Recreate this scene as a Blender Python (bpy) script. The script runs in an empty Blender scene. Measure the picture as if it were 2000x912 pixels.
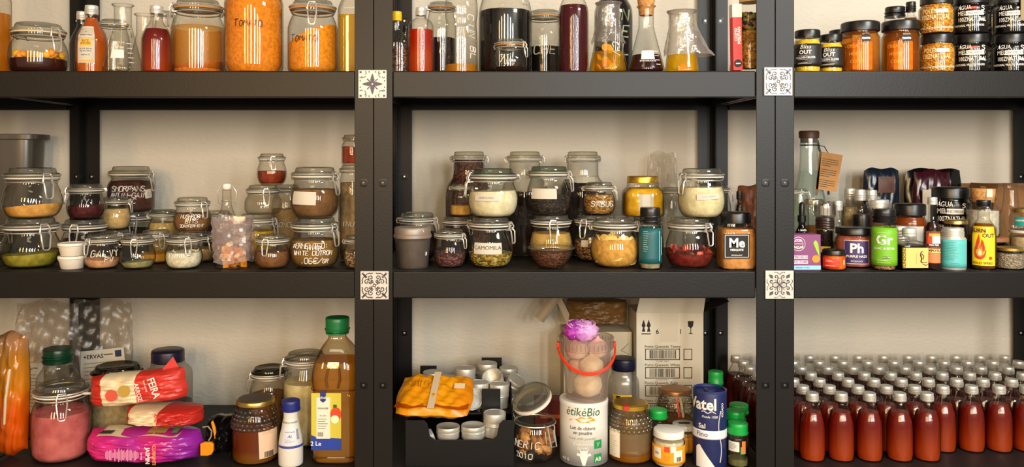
import bpy, math, random
from math import sin, cos, pi, tau, sqrt, atan2, asin, hypot
from mathutils import Matrix, Vector
sc = bpy.context.scene
COL = sc.collection
random.seed(7)
# ------------------------------------------------------------------ camera, world, lights, exposure
F, D, EYE, CX, CY = 1594.0, 1.83, 1.30, 945.0, 306.0     # focal length in photo pixels, distance to the shelf fronts, eye height
cam = bpy.data.cameras.new('camera'); cam.sensor_width = 36.0; cam.lens = F/2000*36
cam.shift_x = (1000-CX)/2000; cam.shift_y = -(456-CY)/2000; cam.clip_start = .05
co = bpy.data.objects.new('camera', cam); COL.objects.link(co)
co.location = (0, -D, EYE); co.rotation_euler = (pi/2, 0, 0); sc.camera = co
w = bpy.data.worlds.new('world'); sc.world = w; w.use_nodes = True
w.node_tree.nodes['Background'].inputs[0].default_value = (1, .89, .72, 1)
w.node_tree.nodes['Background'].inputs[1].default_value = .26
def area(name, loc, target, size, power, col):
    l = bpy.data.lights.new(name, 'AREA'); l.shape = 'RECTANGLE'; l.size, l.size_y = size; l.energy = power; l.color = col
    o = bpy.data.objects.new(name, l); COL.objects.link(o); o.location = loc
    o.rotation_euler = (Vector(target)-Vector(loc)).to_track_quat('-Z', 'Y').to_euler()
area('ceiling_light_right', (1.45, -1.3, 2.25), (1.15, .4, 1.5), (.6, .2), 20, (1, .97, .9))
area('ceiling_light_left', (-.5, -1.3, 2.45), (-.4, .3, 1.3), (.6, .2), 1.6, (1, .82, .58))
for k, (x, pw, c) in enumerate(((2.1, 30, (1, 1, .97)), (1.35, 36, (1, 1, .97)), (.6, 33, (1, .98, .92)), (-.25, 26, (1, .80, .52)), (-1.0, 25, (1, .62, .28)), (-1.7, 19, (1, .60, .26)))):
    area(f'added_fill_strip_{k+1}', (x, -3.35, 1.8), (x*.55, .3, 1.0), (.20, 1.0), pw, c)     # unseen strips added as front fill and for thin upright streaks on glass
vs = sc.view_settings
sc.display_settings.display_device = 'sRGB'
vs.view_transform = 'Standard'; vs.look = 'None'; vs.exposure = .2; vs.gamma = 1; vs.use_curve_mapping = False
sc.cycles.transparent_max_bounces = 40; sc.cycles.max_bounces = 8; sc.cycles.glossy_bounces = 3
sc.cycles.caustics_reflective = False; sc.cycles.caustics_refractive = False

# ------------------------------------------------------------------ materials
def lin(h):
    if not isinstance(h, str): return tuple(h)[:3]
    f = lambda v: v/12.92 if v <= .04045 else ((v+.055)/1.055)**2.4
    return tuple(f(int(h[i:i+2], 16)/255) for i in (0, 2, 4))
MC = {}
def newmat(key):
    m = bpy.data.materials.new(key); m.use_nodes = True; nt = m.node_tree; nt.nodes.clear()
    out = nt.nodes.new('ShaderNodeOutputMaterial'); MC[key] = m
    return m, nt, nt.nodes, (lambda a, b: nt.links.new(a, b)), out
def bsdf(N, col, rough, metal=0, spec=.5):
    b = N.new('ShaderNodeBsdfPrincipled'); b.inputs['Base Color'].default_value = (*lin(col), 1)
    b.inputs['Roughness'].default_value = rough; b.inputs['Metallic'].default_value = metal
    b.inputs['Specular IOR Level'].default_value = spec
    return b
def solid(col, rough=.5, metal=0, spec=.5, noise=0, scale=60, bump=0):
    k = f'solid_{col}_{rough}_{metal}_{noise}_{scale}_{bump}_{spec}'
    if k in MC: return MC[k]
    m, nt, N, L, out = newmat(k); b = bsdf(N, col, rough, metal, spec); L(b.outputs[0], out.inputs[0])
    if noise or bump:
        tc = N.new('ShaderNodeTexCoord'); n = N.new('ShaderNodeTexNoise'); n.inputs['Scale'].default_value = scale; n.inputs['Detail'].default_value = 4
        L(tc.outputs['Object'], n.inputs['Vector'])
        if noise:
            c = lin(col); mx = N.new('ShaderNodeMix'); mx.data_type = 'RGBA'
            mx.inputs[6].default_value = (*[v*(1-noise) for v in c], 1); mx.inputs[7].default_value = (*[min(1, v*(1+noise)) for v in c], 1)
            L(n.outputs['Fac'], mx.inputs[0]); L(mx.outputs[2], b.inputs['Base Color'])
        if bump:
            bp = N.new('ShaderNodeBump'); bp.inputs['Strength'].default_value = bump; bp.inputs['Distance'].default_value = .004
            L(n.outputs['Fac'], bp.inputs['Height']); L(bp.outputs[0], b.inputs['Normal'])
    return m
def glass(tint='f7f7f2', edge='6f7468', rough=.02, refl=.055, bump=0, haze=0, hcol='f0ebe2', bstr=.9):
    k = f'glass_{tint}_{edge}_{rough}_{refl}_{bump}_{haze}_{hcol}_{bstr}'
    if k in MC: return MC[k]
    m, nt, N, L, out = newmat(k)
    lw = N.new('ShaderNodeLayerWeight'); lw.inputs[0].default_value = .5
    p = N.new('ShaderNodeMath'); p.operation = 'POWER'; p.inputs[1].default_value = 4; L(lw.outputs['Facing'], p.inputs[0])
    ma = N.new('ShaderNodeMath'); ma.operation = 'MULTIPLY_ADD'; ma.inputs[1].default_value = .45; ma.inputs[2].default_value = refl; L(p.outputs[0], ma.inputs[0])
    p2 = N.new('ShaderNodeMath'); p2.operation = 'POWER'; p2.inputs[1].default_value = 2.6; L(lw.outputs['Facing'], p2.inputs[0])
    mx = N.new('ShaderNodeMix'); mx.data_type = 'RGBA'; mx.inputs[6].default_value = (*lin(tint), 1); mx.inputs[7].default_value = (*lin(edge), 1); L(p2.outputs[0], mx.inputs[0])
    t = N.new('ShaderNodeBsdfTransparent'); L(mx.outputs[2], t.inputs[0])
    g = N.new('ShaderNodeBsdfAnisotropic'); g.inputs['Roughness'].default_value = rough
    if bump:
        tc = N.new('ShaderNodeTexCoord'); n = N.new('ShaderNodeTexNoise'); n.inputs['Scale'].default_value = bump; n.inputs['Detail'].default_value = 3; L(tc.outputs['Object'], n.inputs['Vector'])
        bp = N.new('ShaderNodeBump'); bp.inputs['Strength'].default_value = bstr; bp.inputs['Distance'].default_value = .01
        L(n.outputs['Fac'], bp.inputs['Height']); L(bp.outputs[0], g.inputs['Normal']); L(bp.outputs[0], lw.inputs['Normal'])
    s = N.new('ShaderNodeMixShader'); L(ma.outputs[0], s.inputs[0]); L(t.outputs[0], s.inputs[1]); L(g.outputs[0], s.inputs[2])
    if haze:      # frosting, milkiness or dust; for GLASS also soft reflections put in as pale colour
        df = N.new('ShaderNodeBsdfDiffuse'); df.inputs[0].default_value = (*lin(hcol), 1); tl = N.new('ShaderNodeBsdfTranslucent'); tl.inputs[0].default_value = (*lin(hcol), 1)
        a = N.new('ShaderNodeMixShader'); a.inputs[0].default_value = .4; L(df.outputs[0], a.inputs[1]); L(tl.outputs[0], a.inputs[2])
        h = N.new('ShaderNodeMixShader'); h.inputs[0].default_value = haze; L(s.outputs[0], h.inputs[1]); L(a.outputs[0], h.inputs[2]); s = h
    L(s.outputs[0], out.inputs[0])
    return m
def liquid(col, clear=.35, low=None, h=.1, z0=.3, z1=.6):
    """see-through liquid; `low` = colour of what has settled at the bottom (ramp over the height h)"""
    k = f'liquid_{col}_{clear}_{low}_{h:.3f}_{z0}_{z1}'
    if k in MC: return MC[k]
    m, nt, N, L, out = newmat(k); b = bsdf(N, col, .25); t = N.new('ShaderNodeBsdfTransparent'); tr = N.new('ShaderNodeBsdfTranslucent')
    c = lin(col); mxm = max(c); ex = .85-.6*clear; bright = tuple(min(1, (v/mxm)**ex*min(1, (mxm*1.6)**(1-clear*.6))) for v in c)
    t.inputs[0].default_value = (*bright, 1); tr.inputs[0].default_value = (*bright, 1)
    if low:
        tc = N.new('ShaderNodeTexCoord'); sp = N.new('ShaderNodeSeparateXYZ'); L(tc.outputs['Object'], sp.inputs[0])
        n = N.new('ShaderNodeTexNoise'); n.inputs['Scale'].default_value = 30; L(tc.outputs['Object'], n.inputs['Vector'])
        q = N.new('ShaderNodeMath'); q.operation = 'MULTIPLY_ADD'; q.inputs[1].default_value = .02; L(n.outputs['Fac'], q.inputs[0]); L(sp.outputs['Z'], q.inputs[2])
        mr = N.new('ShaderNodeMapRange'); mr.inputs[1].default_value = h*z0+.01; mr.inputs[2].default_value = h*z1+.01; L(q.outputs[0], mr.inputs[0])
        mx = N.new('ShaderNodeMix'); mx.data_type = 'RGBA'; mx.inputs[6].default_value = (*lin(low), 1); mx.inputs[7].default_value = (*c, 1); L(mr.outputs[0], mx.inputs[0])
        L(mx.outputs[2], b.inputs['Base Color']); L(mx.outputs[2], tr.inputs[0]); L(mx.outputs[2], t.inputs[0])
    s1 = N.new('ShaderNodeMixShader'); s1.inputs[0].default_value = .45; L(b.outputs[0], s1.inputs[1]); L(tr.outputs[0], s1.inputs[2])
    s = N.new('ShaderNodeMixShader'); s.inputs[0].default_value = clear; L(s1.outputs[0], s.inputs[1]); L(t.outputs[0], s.inputs[2]); L(s.outputs[0], out.inputs[0])
    return m
def powder(col, col2=None, scale=90, bump=.35):
    col2 = col2 or col; k = f'powder_{col}_{col2}_{scale}_{bump}'
    if k in MC: return MC[k]
    m, nt, N, L, out = newmat(k); b = bsdf(N, col, .95, 0, .15)
    tc = N.new('ShaderNodeTexCoord'); n = N.new('ShaderNodeTexNoise'); n.inputs['Scale'].default_value = scale; n.inputs['Detail'].default_value = 6; L(tc.outputs['Object'], n.inputs['Vector'])
    r = N.new('ShaderNodeValToRGB'); r.color_ramp.elements[0].position = .35; r.color_ramp.elements[1].position = .65
    r.color_ramp.elements[0].color = (*[v*.82 for v in lin(col)], 1); r.color_ramp.elements[1].color = (*lin(col2), 1)
    L(n.outputs['Fac'], r.inputs[0]); L(r.outputs[0], b.inputs['Base Color'])
    bp = N.new('ShaderNodeBump'); bp.inputs['Strength'].default_value = bump; bp.inputs['Distance'].default_value = .004; L(n.outputs['Fac'], bp.inputs['Height']); L(bp.outputs[0], b.inputs['Normal'])
    L(b.outputs[0], out.inputs[0]); return m
def seeds(cols, scale=260):
    k = 'seeds_'+'_'.join(cols)+f'_{scale}'
    if k in MC: return MC[k]
    m, nt, N, L, out = newmat(k); b = bsdf(N, cols[0], .7, 0, .3)
    tc = N.new('ShaderNodeTexCoord'); mp = N.new('ShaderNodeMapping'); mp.inputs['Scale'].default_value = (1, 1, 1.7); L(tc.outputs['Object'], mp.inputs[0])
    v = N.new('ShaderNodeTexVoronoi'); v.inputs['Scale'].default_value = scale; L(mp.outputs[0], v.inputs['Vector'])
    sp = N.new('ShaderNodeSeparateColor'); L(v.outputs['Color'], sp.inputs[0])
    r = N.new('ShaderNodeValToRGB'); r.color_ramp.interpolation = 'CONSTANT'; e = r.color_ramp.elements
    while len(e) < len(cols): e.new(.5)
    for i, c in enumerate(cols): e[i].position = i/len(cols); e[i].color = (*lin(c), 1)
    L(sp.outputs[0], r.inputs[0])
    mr = N.new('ShaderNodeMapRange'); mr.inputs[1].default_value = 0; mr.inputs[2].default_value = .8; mr.inputs[3].default_value = 1.1; mr.inputs[4].default_value = .5; L(v.outputs['Distance'], mr.inputs[0])
    mx = N.new('ShaderNodeMix'); mx.data_type = 'RGBA'; mx.blend_type = 'MULTIPLY'; mx.inputs[0].default_value = 1; L(r.outputs[0], mx.inputs[6]); L(mr.outputs[0], mx.inputs[7])
    L(mx.outputs[2], b.inputs['Base Color'])
    bp = N.new('ShaderNodeBump'); bp.invert = True; bp.inputs['Strength'].default_value = 1; bp.inputs['Distance'].default_value = .003; L(v.outputs['Distance'], bp.inputs['Height']); L(bp.outputs[0], b.inputs['Normal'])
    L(b.outputs[0], out.inputs[0]); return m
GLASS = glass('faf9f4', '7d8074', .02, .06, 0, .008); LID = glass('eceade', '6c6e5f', .03, .11, 0, .06); CLEAR = glass('fbfaf6', '8d8f88', .02, .045)  # GLASS haze: whitish reflections and a little dust, put into the colour
PLASTIC = glass('f0ede8', 'b5b0a8', .25, .12, 0, .08); FILM = glass('f6f3ee', 'c9c4bc', .12, .14, 45, .13, 'f0e8e2', .5); FOG = glass('d6cfc6', 'bdb8ae', .4, .12, 0, .12, 'cfc4b6')
STEEL = solid('ddd9cf', .3, .7); TIN = solid('d9d5ca', .36, .6); TINTOP = solid('cfcabd', .42, .5)
GASKET = solid('e6dccb', .6); GASKET_O = solid('c98a4a', .55); PAPER = solid('c6bdac', .8); INK = solid('17130f', .7); WHITE = solid('e2ddd3', .5); CHALK = solid('e2dccf', .7)
BLACKP = solid('0e0d0d', .32); GOLD = solid('d6a93a', .3, .85); BRASS = solid('b99a52', .3, .85); CORK = powder('b5793f', 'c9935a', 160)

# ------------------------------------------------------------------ geometry helpers
class M:
    def __init__(s): s.v = []; s.f = []
    def add(s, v, f, mat=None):
        o = len(s.v); s.v += [tuple(mat @ Vector(p)) for p in v] if mat else [tuple(p) for p in v]
        s.f += [tuple(i+o for i in q) for q in f]; return s
    def lathe(s, prof, n=32, x=0, y=0, z=0, mat=None, sx=1, sy=1, sq=0):
        v, f, rings = [], [], []
        for r, h in prof:
            if r <= 1e-6: rings.append([len(v)]); v.append((x, y, z+h))
            else:
                rings.append(list(range(len(v), len(v)+n)))
                for i in range(n):
                    a = tau*(i+.5)/n; c, d = cos(a), sin(a); k = 1
                    if sq: k = (abs(c)**sq+abs(d)**sq)**(-1/sq)
                    v.append((x+r*c*sx*k, y+r*d*sy*k, z+h))
        for a, b in zip(rings, rings[1:]):
            for i in range(n):
                j = (i+1) % n
                if len(a) == 1 and len(b) == 1: break
                if len(a) == 1: f.append((a[0], b[j], b[i]))
                elif len(b) == 1: f.append((a[i], a[j], b[0]))
                else: f.append((a[i], a[j], b[j], b[i]))
        return s.add(v, f, mat)
    def tube(s, pts, r, n=6, closed=False, mat=None):
        P = [Vector(p) for p in pts]; m = len(P); v, f = [], []; up = None
        for i in range(m):
            a = P[i-1] if (i or closed) else P[0]; b = P[(i+1) % m] if (i < m-1 or closed) else P[-1]
            t = (b-a).normalized()
            if up is None: up = t.orthogonal().normalized()
            else:
                up = up-t*up.dot(t); up = up.normalized() if up.length > 1e-6 else t.orthogonal().normalized()
            q = t.cross(up); rr = r[i] if isinstance(r, (list, tuple)) else r
            v += [tuple(P[i]+(up*cos(tau*k/n)+q*sin(tau*k/n))*rr) for k in range(n)]
        for i in range(m if closed else m-1):
            j = (i+1) % m
            f += [(i*n+k, i*n+(k+1) % n, j*n+(k+1) % n, j*n+k) for k in range(n)]
        if not closed: f += [tuple(range(n-1, -1, -1)), tuple((m-1)*n+k for k in range(n))]
        return s.add(v, f, mat)
    def box(s, x0, x1, y0, y1, z0, z1, mat=None):
        v = [(x, y, z) for z in (z0, z1) for y in (y0, y1) for x in (x0, x1)]
        return s.add(v, [(0, 2, 3, 1), (4, 5, 7, 6), (0, 1, 5, 4), (2, 6, 7, 3), (0, 4, 6, 2), (1, 3, 7, 5)], mat)
    def prism(s, poly, t, mat=None):
        """polygon in the XZ plane, front at y=0, back at y=t"""
        n = len(poly); v = [(p[0], 0, p[1]) for p in poly]+[(p[0], t, p[1]) for p in poly]
        return s.add(v, [tuple(range(n)), tuple(range(2*n-1, n-1, -1))]+[(i, i+n, (i+1) % n+n, (i+1) % n) for i in range(n)], mat)
    def obj(s, name, mat, parent=None, smooth=True, bevel=0, seg=2, angle=40, sub=0):
        me = bpy.data.meshes.new(name); me.from_pydata(s.v, [], s.f); me.materials.append(mat)
        if smooth:
            me.polygons.foreach_set('use_smooth', [True]*len(me.polygons)); me.set_sharp_from_angle(angle=math.radians(angle))
        return link(name, me, parent, bevel, seg, sub)
def link(name, me, parent=None, bevel=0, seg=2, sub=0):
    o = bpy.data.objects.new(name, me); COL.objects.link(o)
    if parent is not None: o.parent = parent.e if isinstance(parent, T) else parent
    if bevel:
        b = o.modifiers.new('bevel', 'BEVEL'); b.width = bevel; b.segments = seg; b.limit_method = 'ANGLE'
    if sub:
        b = o.modifiers.new('subsurf', 'SUBSURF'); b.levels = b.render_levels = sub
    return o
def wx(px, y): return (px-CX)*(D+y)/F
def wz(py, y): return EYE+(CY-py)*(D+y)/F
def ztop(py, y, R): return wz(py, y+(.7*R if py > CY else -.7*R))
S1, S2, S3 = wz(138, 0), wz(530.5, 0), wz(922, 0)
class T:
    """a thing: an Empty at its base that parents its parts"""
    def __init__(s, name, label, cat, x, y, z, group=None, rz=0):
        s.e = bpy.data.objects.new(name, None); COL.objects.link(s.e); s.e.empty_display_size = .02
        s.e.location = (x, y, z); s.e.rotation_euler = (0, 0, rz); s.e['label'] = label; s.e['category'] = cat
        if group: s.e['group'] = group
        s.X, s.Y, s.Z = x, y, z; s.rz = rz; s.s = F/(D+y); s.rf = None; s.H = 0; s.R = 0
    @property
    def top(s): return s.Z+s.H
    def zl(s, py): return wz(py, s.Y-s.R*.8)-s.Z          # a pixel row on the front of the thing -> local height
    def th(s, px): # angle on the round front that shows at this pixel column
        return atan2(-s.X, D+s.Y)+asin(max(-.97, min(.97, (px-CX-s.X*s.s)/s.s/max(s.R, 1e-4))))
def tag(o, label, cat, group=None):
    o['label'] = label; o['category'] = cat
    if group: o['group'] = group
    return o
def rfun(prof):
    P = [p for p in prof if p[0] > 0]
    def f(z):
        for (r0, z0), (r1, z1) in zip(P, P[1:]):
            if z0 <= z <= z1 and z1 > z0: return r0+(r1-r0)*(z-z0)/(z1-z0)
        return P[0][0] if z < P[0][1] else P[-1][0]
    return f
def smoothp(prof, k=3):
    """Catmull-Rom through a lathe profile"""
    out = []; n = len(prof)
    for i in range(n-1):
        p0, p1, p2, p3 = prof[max(0, i-1)], prof[i], prof[i+1], prof[min(n-1, i+2)]
        for j in range(k):
            t = j/k; q = []
            for c in (0, 1):
                q.append(.5*(2*p1[c]+(p2[c]-p0[c])*t+(2*p0[c]-5*p1[c]+4*p2[c]-p3[c])*t*t+(3*p1[c]-p0[c]-3*p2[c]+p3[c])*t**3))
            out.append((max(0, q[0]), max(prof[0][1], q[1])))
    return out+[prof[-1]]
def cyl(rf, th, z, off=.0006):
    r = rf(z)+off; return (r*sin(th), -r*cos(th), z)
def patch(t, name, th, zc, w, h, mat, rf=None, off=.0006, nx=10, nz=4, tilt=0, parent=None):
    """a label wrapped on the round side of a thing"""
    rf = rf or t.rf; R = rf(zc); m = M(); v = []
    for lay in (0, 1):
        for j in range(nz+1):
            for i in range(nx+1):
                u, q = (i/nx-.5)*w, (j/nz-.5)*h
                u, q = u*cos(tilt)-q*sin(tilt), u*sin(tilt)+q*cos(tilt)
                v.append(cyl(rf, th+u/R, zc+q, off if lay else -.0002))
    A = (nx+1)*(nz+1); f = []
    for j in range(nz):
        for i in range(nx):
            a = j*(nx+1)+i; f.append((A+a, A+a+1, A+a+nx+2, A+a+nx+1))
    ring = [i for i in range(nx+1)]+[j*(nx+1)+nx for j in range(1, nz+1)]+[nz*(nx+1)+i for i in range(nx-1, -1, -1)]+[j*(nx+1) for j in range(nz-1, 0, -1)]
    f += [(a, b, A+b, A+a) for a, b in zip(ring, ring[1:]+ring[:1])]
    return m.add(v, f).obj(name, mat, parent or t)
TXT = {}
def textmesh(s, size, bold=0, align='CENTER', shear=0, xs=1):
    k = (s, bold, align, shear)
    if k not in TXT:
        cu = bpy.data.curves.new('t', 'FONT'); cu.body = s; cu.size = 1; cu.align_x = align; cu.align_y = 'CENTER'; cu.offset = bold; cu.shear = shear; cu.resolution_u = 2
        o = bpy.data.objects.new('t', cu); me = bpy.data.meshes.new_from_object(o)
        TXT[k] = ([tuple(v.co) for v in me.vertices], [tuple(p.vertices) for p in me.polygons])
        bpy.data.objects.remove(o); bpy.data.curves.remove(cu); bpy.data.meshes.remove(me)
    v, f = TXT[k]
    return [(p[0]*size*xs, p[1]*size) for p in v], f
def rtext(t, s, th, zc, size, mat, bold=.01, rf=None, off=.0011, xs=1, rot=0, align='CENTER', name='lettering', shear=0, parent=None):
    """print on the round side of a thing"""
    rf = rf or t.rf; R = rf(zc); v, f = textmesh(s, size, bold, align, shear, xs); c, d = cos(rot), sin(rot)
    return M().add([cyl(rf, th+(x*c-y*d)/R, zc+x*d+y*c, off) for x, y in v], f).obj(name, mat, parent or t, smooth=False)
def ftext(t, s, x, y, z, size, mat, bold=.01, xs=1, rot=0, align='CENTER', name='lettering', parent=None, shear=0, mtx=None):
    """print on a flat face that looks towards -Y"""
    v, f = textmesh(s, size, bold, align, shear, xs); c, d = cos(rot), sin(rot)
    return M().add([(x+p*c-q*d, y, z+p*d+q*c) for p, q in v], f, mtx).obj(name, mat, parent or t, smooth=False)
STR = {'A': '002640,1232', 'B': '000636453403,033342413000', 'C': '4536160501103041', 'D': '00063645413000', 'E': '46060040,0333', 'F': '460600,0333', 'G': '45361605011030414323', 'H': '0006,4640,0343', 'I': '2026', 'J': '4641301001', 'K': '0006,460340', 'L': '060040', 'M': '0006234640', 'N': '00064046', 'O': '160501103041453616', 'P': '000636453403', 'R': '000636453403,2340', 'S': '4536160504334241301001', 'T': '0646,2620', 'U': '060110304146', 'V': '062046', 'W': '0610233046', 'X': '0046,0640', 'Y': '062346,2320', 'Z': '06460040', '0': '160501103041453616', '1': '152620', '2': '05163645330040', '3': '051636453423,234241301001', '6': '3616050110304142331302', '7': '064610', '9': '43331304051636454130', '.': '2021', '/': '0046', ':': '2122,2425', '-': '0343', 'e': '4536160501103041,0333,0232'}
def hand(t, s, th, zc, size, mat, wd=.0009, rf=None, slant=.15, name='handwriting', jit=.22, parent=None, step=5.6, vertical=False):
    """handwriting: pen strokes laid on the round side of a thing"""
    rf = rf or t.rf; R = rf(zc); m = M(); k = size/6; x = 0; rnd = random.Random(s)
    total = sum(step*(.72 if c.islower() else 1) for c in s)*k
    for c in s:
        g = STR.get(c) or STR.get(c.upper(), ''); low = .72 if c.islower() and c != 'e' else 1
        for pl in g.split(',') if g else []:
            pts = []
            for i in range(0, len(pl), 2):
                a = int(pl[i])*low+rnd.uniform(-jit, jit); b = int(pl[i+1])*low+rnd.uniform(-jit, jit)
                u, q = x+k*(a+slant*b)-total/2, k*(b-3)
                if vertical: u, q = q, -u
                pts.append(cyl(rf, th+u/R, zc+q, wd*.5))
            if len(pts) > 1: m.tube(pts, wd, 5)
        x += step*low*k
    return m.obj(name, mat, parent or t)
def fill(t, name, z0, z1, mat, tilt=0, tdir=0, rough=0, rf=None, gap=.0028, n=28, sx=1, sy=1, sq=0, dome=0, parent=None):
    """what is inside a round jar, up to height z1, with a sloping top"""
    rf = rf or t.rf; rnd = random.Random(int(z1*1e6)+n); v, f = [], []; K = 9
    R1 = max(.004, rf(z1)-gap)
    def zt(a): return z1+tilt*cos(a-tdir)
    def pt(a, r, z):
        c, d = cos(a), sin(a); k = (abs(c)**sq+abs(d)**sq)**(-1/sq) if sq else 1
        return (r*c*sx*k, r*d*sy*k, z)
    v.append((0, 0, z0))
    for j in range(K+1):
        for i in range(n):
            a = tau*i/n; z = z0+(zt(a)-z0)*j/K; r = max(.003, rf(z)-gap); 
            if j == 0: r *= .93
            v.append(pt(a, r, z+(rnd.uniform(-1, 1)*rough if j == K else 0)))
    for q in (.78, .52, .26):
        for i in range(n):
            a = tau*i/n; v.append(pt(a, R1*q, z1+tilt*q*cos(a-tdir)+rnd.uniform(-1, 1)*rough+dome*(1-q*q)))
    v.append((0, 0, z1+dome)); f += [(0, 1+(i+1) % n, 1+i) for i in range(n)]
    for j in range(K+3):
        b = 1+j*n; f += [(b+i, b+(i+1) % n, b+n+(i+1) % n, b+n+i) for i in range(n)]
    b = 1+(K+3)*n; f += [(b+i, b+(i+1) % n, len(v)-1) for i in range(n)]
    return M().add(v, f).obj(name, mat, parent or t, angle=60)
# ------------------------------------------------------------------ the setting
def wallmat():
    m, nt, N, L, out = newmat('plaster_wall'); b = bsdf(N, 'd9cfbd', .9, 0, .2)
    tc = N.new('ShaderNodeTexCoord'); n = N.new('ShaderNodeTexNoise'); n.inputs['Scale'].default_value = 55; n.inputs['Detail'].default_value = 5; n.inputs['Roughness'].default_value = .6
    mp = N.new('ShaderNodeMapping'); mp.inputs['Scale'].default_value = (1, 1, 2.2); L(tc.outputs['Object'], mp.inputs[0]); L(mp.outputs[0], n.inputs['Vector'])
    bp = N.new('ShaderNodeBump'); bp.inputs['Strength'].default_value = .55; bp.inputs['Distance'].default_value = .006; L(n.outputs['Fac'], bp.inputs['Height']); L(bp.outputs[0], b.inputs['Normal'])
    n2 = N.new('ShaderNodeTexNoise'); n2.inputs['Scale'].default_value = 2.5; L(tc.outputs['Object'], n2.inputs['Vector'])
    r = N.new('ShaderNodeValToRGB'); r.color_ramp.elements[0].color = (*lin('c5bdae'), 1); r.color_ramp.elements[1].color = (*lin('d2cbbd'), 1); L(n2.outputs['Fac'], r.inputs[0]); L(r.outputs[0], b.inputs['Base Color'])
    L(b.outputs[0], out.inputs[0]); return m
o = M().box(-2.6, 2.4, .515, .62, 0, 2.7).obj('wall_back', wallmat(), smooth=False); o['kind'] = 'structure'
o = M().box(-2.6, 2.4, -4, .62, -.06, 0).obj('floor', solid('8a7c6a', .6, 0, .4, .15, 6), smooth=False); o['kind'] = 'structure'
FRAME = solid('161311', .40, .0, .25, .12, 220, .05); BOARD = solid('1c1918', .55, 0, .4, .15, 60)
BOLTF = solid('5a5650', .4, .6); SLOT = solid('1c1a18', .3, .6); DARK = solid('050505', .8)
UX = [-2.031, -1.139, -.2474, .6535, 1.5535]
LBL = ['black steel shelving unit cut off by the left edge, only its rear post showing', 'black steel shelving unit on the left holding tomato powder jars',
       'black steel shelving unit in the middle between the two post pairs', 'black steel shelving unit on the right holding rows of red bottles']
def post(u, xo, sgn, front):
    """an L-shaped upright; xo = outer edge, sgn = towards the inside"""
    y0, k = (0, 1) if front else (.5, -1); a = xo+sgn*.0007; b = xo+sgn*.0425; m = M(); z1 = 1.86
    P = [(a, y0), (b, y0), (b, y0+k*.0022), (a+sgn*.0022, y0+k*.0022), (a+sgn*.0022, y0+k*.04), (a, y0+k*.04)]
    if sgn*k < 0: P = P[::-1]
    n = 6; v = [(x-u.X, y, 0) for x, y in P]+[(x-u.X, y, z1) for x, y in P]
    m.add(v, [(5, 4, 3, 2, 1, 0), (6, 7, 8, 9, 10, 11)]+[(i, (i+1) % n, (i+1) % n+n, i+n) for i in range(n)])
    p = m.obj('post', FRAME, u, smooth=False, bevel=.0009 if front else 0)
    xm = (a+b)/2-u.X; ys = -.0001 if front else y0+k*.0022-.0001
    for py in ((357, 752) if front else (40, 345, 651)):
        yy = 0 if front else .49
        z = wz(py, yy); fm = Matrix.Translation((xm, ys, z)) @ Matrix.Rotation(pi/2, 4, 'X')
        h = M().lathe([(.0085, 0), (.0085, .0014), (.0066, .0016), (.0062, .0004), (0, .0004)], 20, mat=fm, sq=4).obj('bolt_slot', SLOT, p)
        M().lathe([(.0028, .0004), (.0026, .0018), (0, .0021)], 12, x=-.0008, mat=fm).obj('bolt', BOLTF if front else STEEL, h)
    return p
for i in range(4):
    x0, x1 = UX[i], UX[i+1]; u = T('shelving_unit', LBL[i], 'shelf', (x0+x1)/2, 0, 0); X = u.X; a, b = x0-X, x1-X
    for fr in (True, False):
        post(u, x0, 1, fr); post(u, x1, -1, fr)
    for S in (S1, S2, S3, S3-.45):
        M().box(a+.043, b-.043, .0028, .018, S-.06, S-.0004).obj('front_rail', FRAME, u, False, .0026, 3)
        M().box(a+.043, b-.043, .482, .4975, S-.06, S-.0006).obj('back_rail', FRAME, u, False)
        for q in (a+.004, b-.016): M().box(q, q+.012, .042, .458, S-.05, S-.0045).obj('side_rail', FRAME, u, False)
        M().box(a+.003, b-.003, .0185, .4815, S-.0045, S-.0005).obj('shelf_board', BOARD, u, False)
        bar = M().box(-.012, .012, .02, .48, S-.018, S-.0045).box(-.016, -.012, .02, .48, S-.0185, S-.0165).obj('support_bar', FRAME, u, False, .0008)
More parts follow.
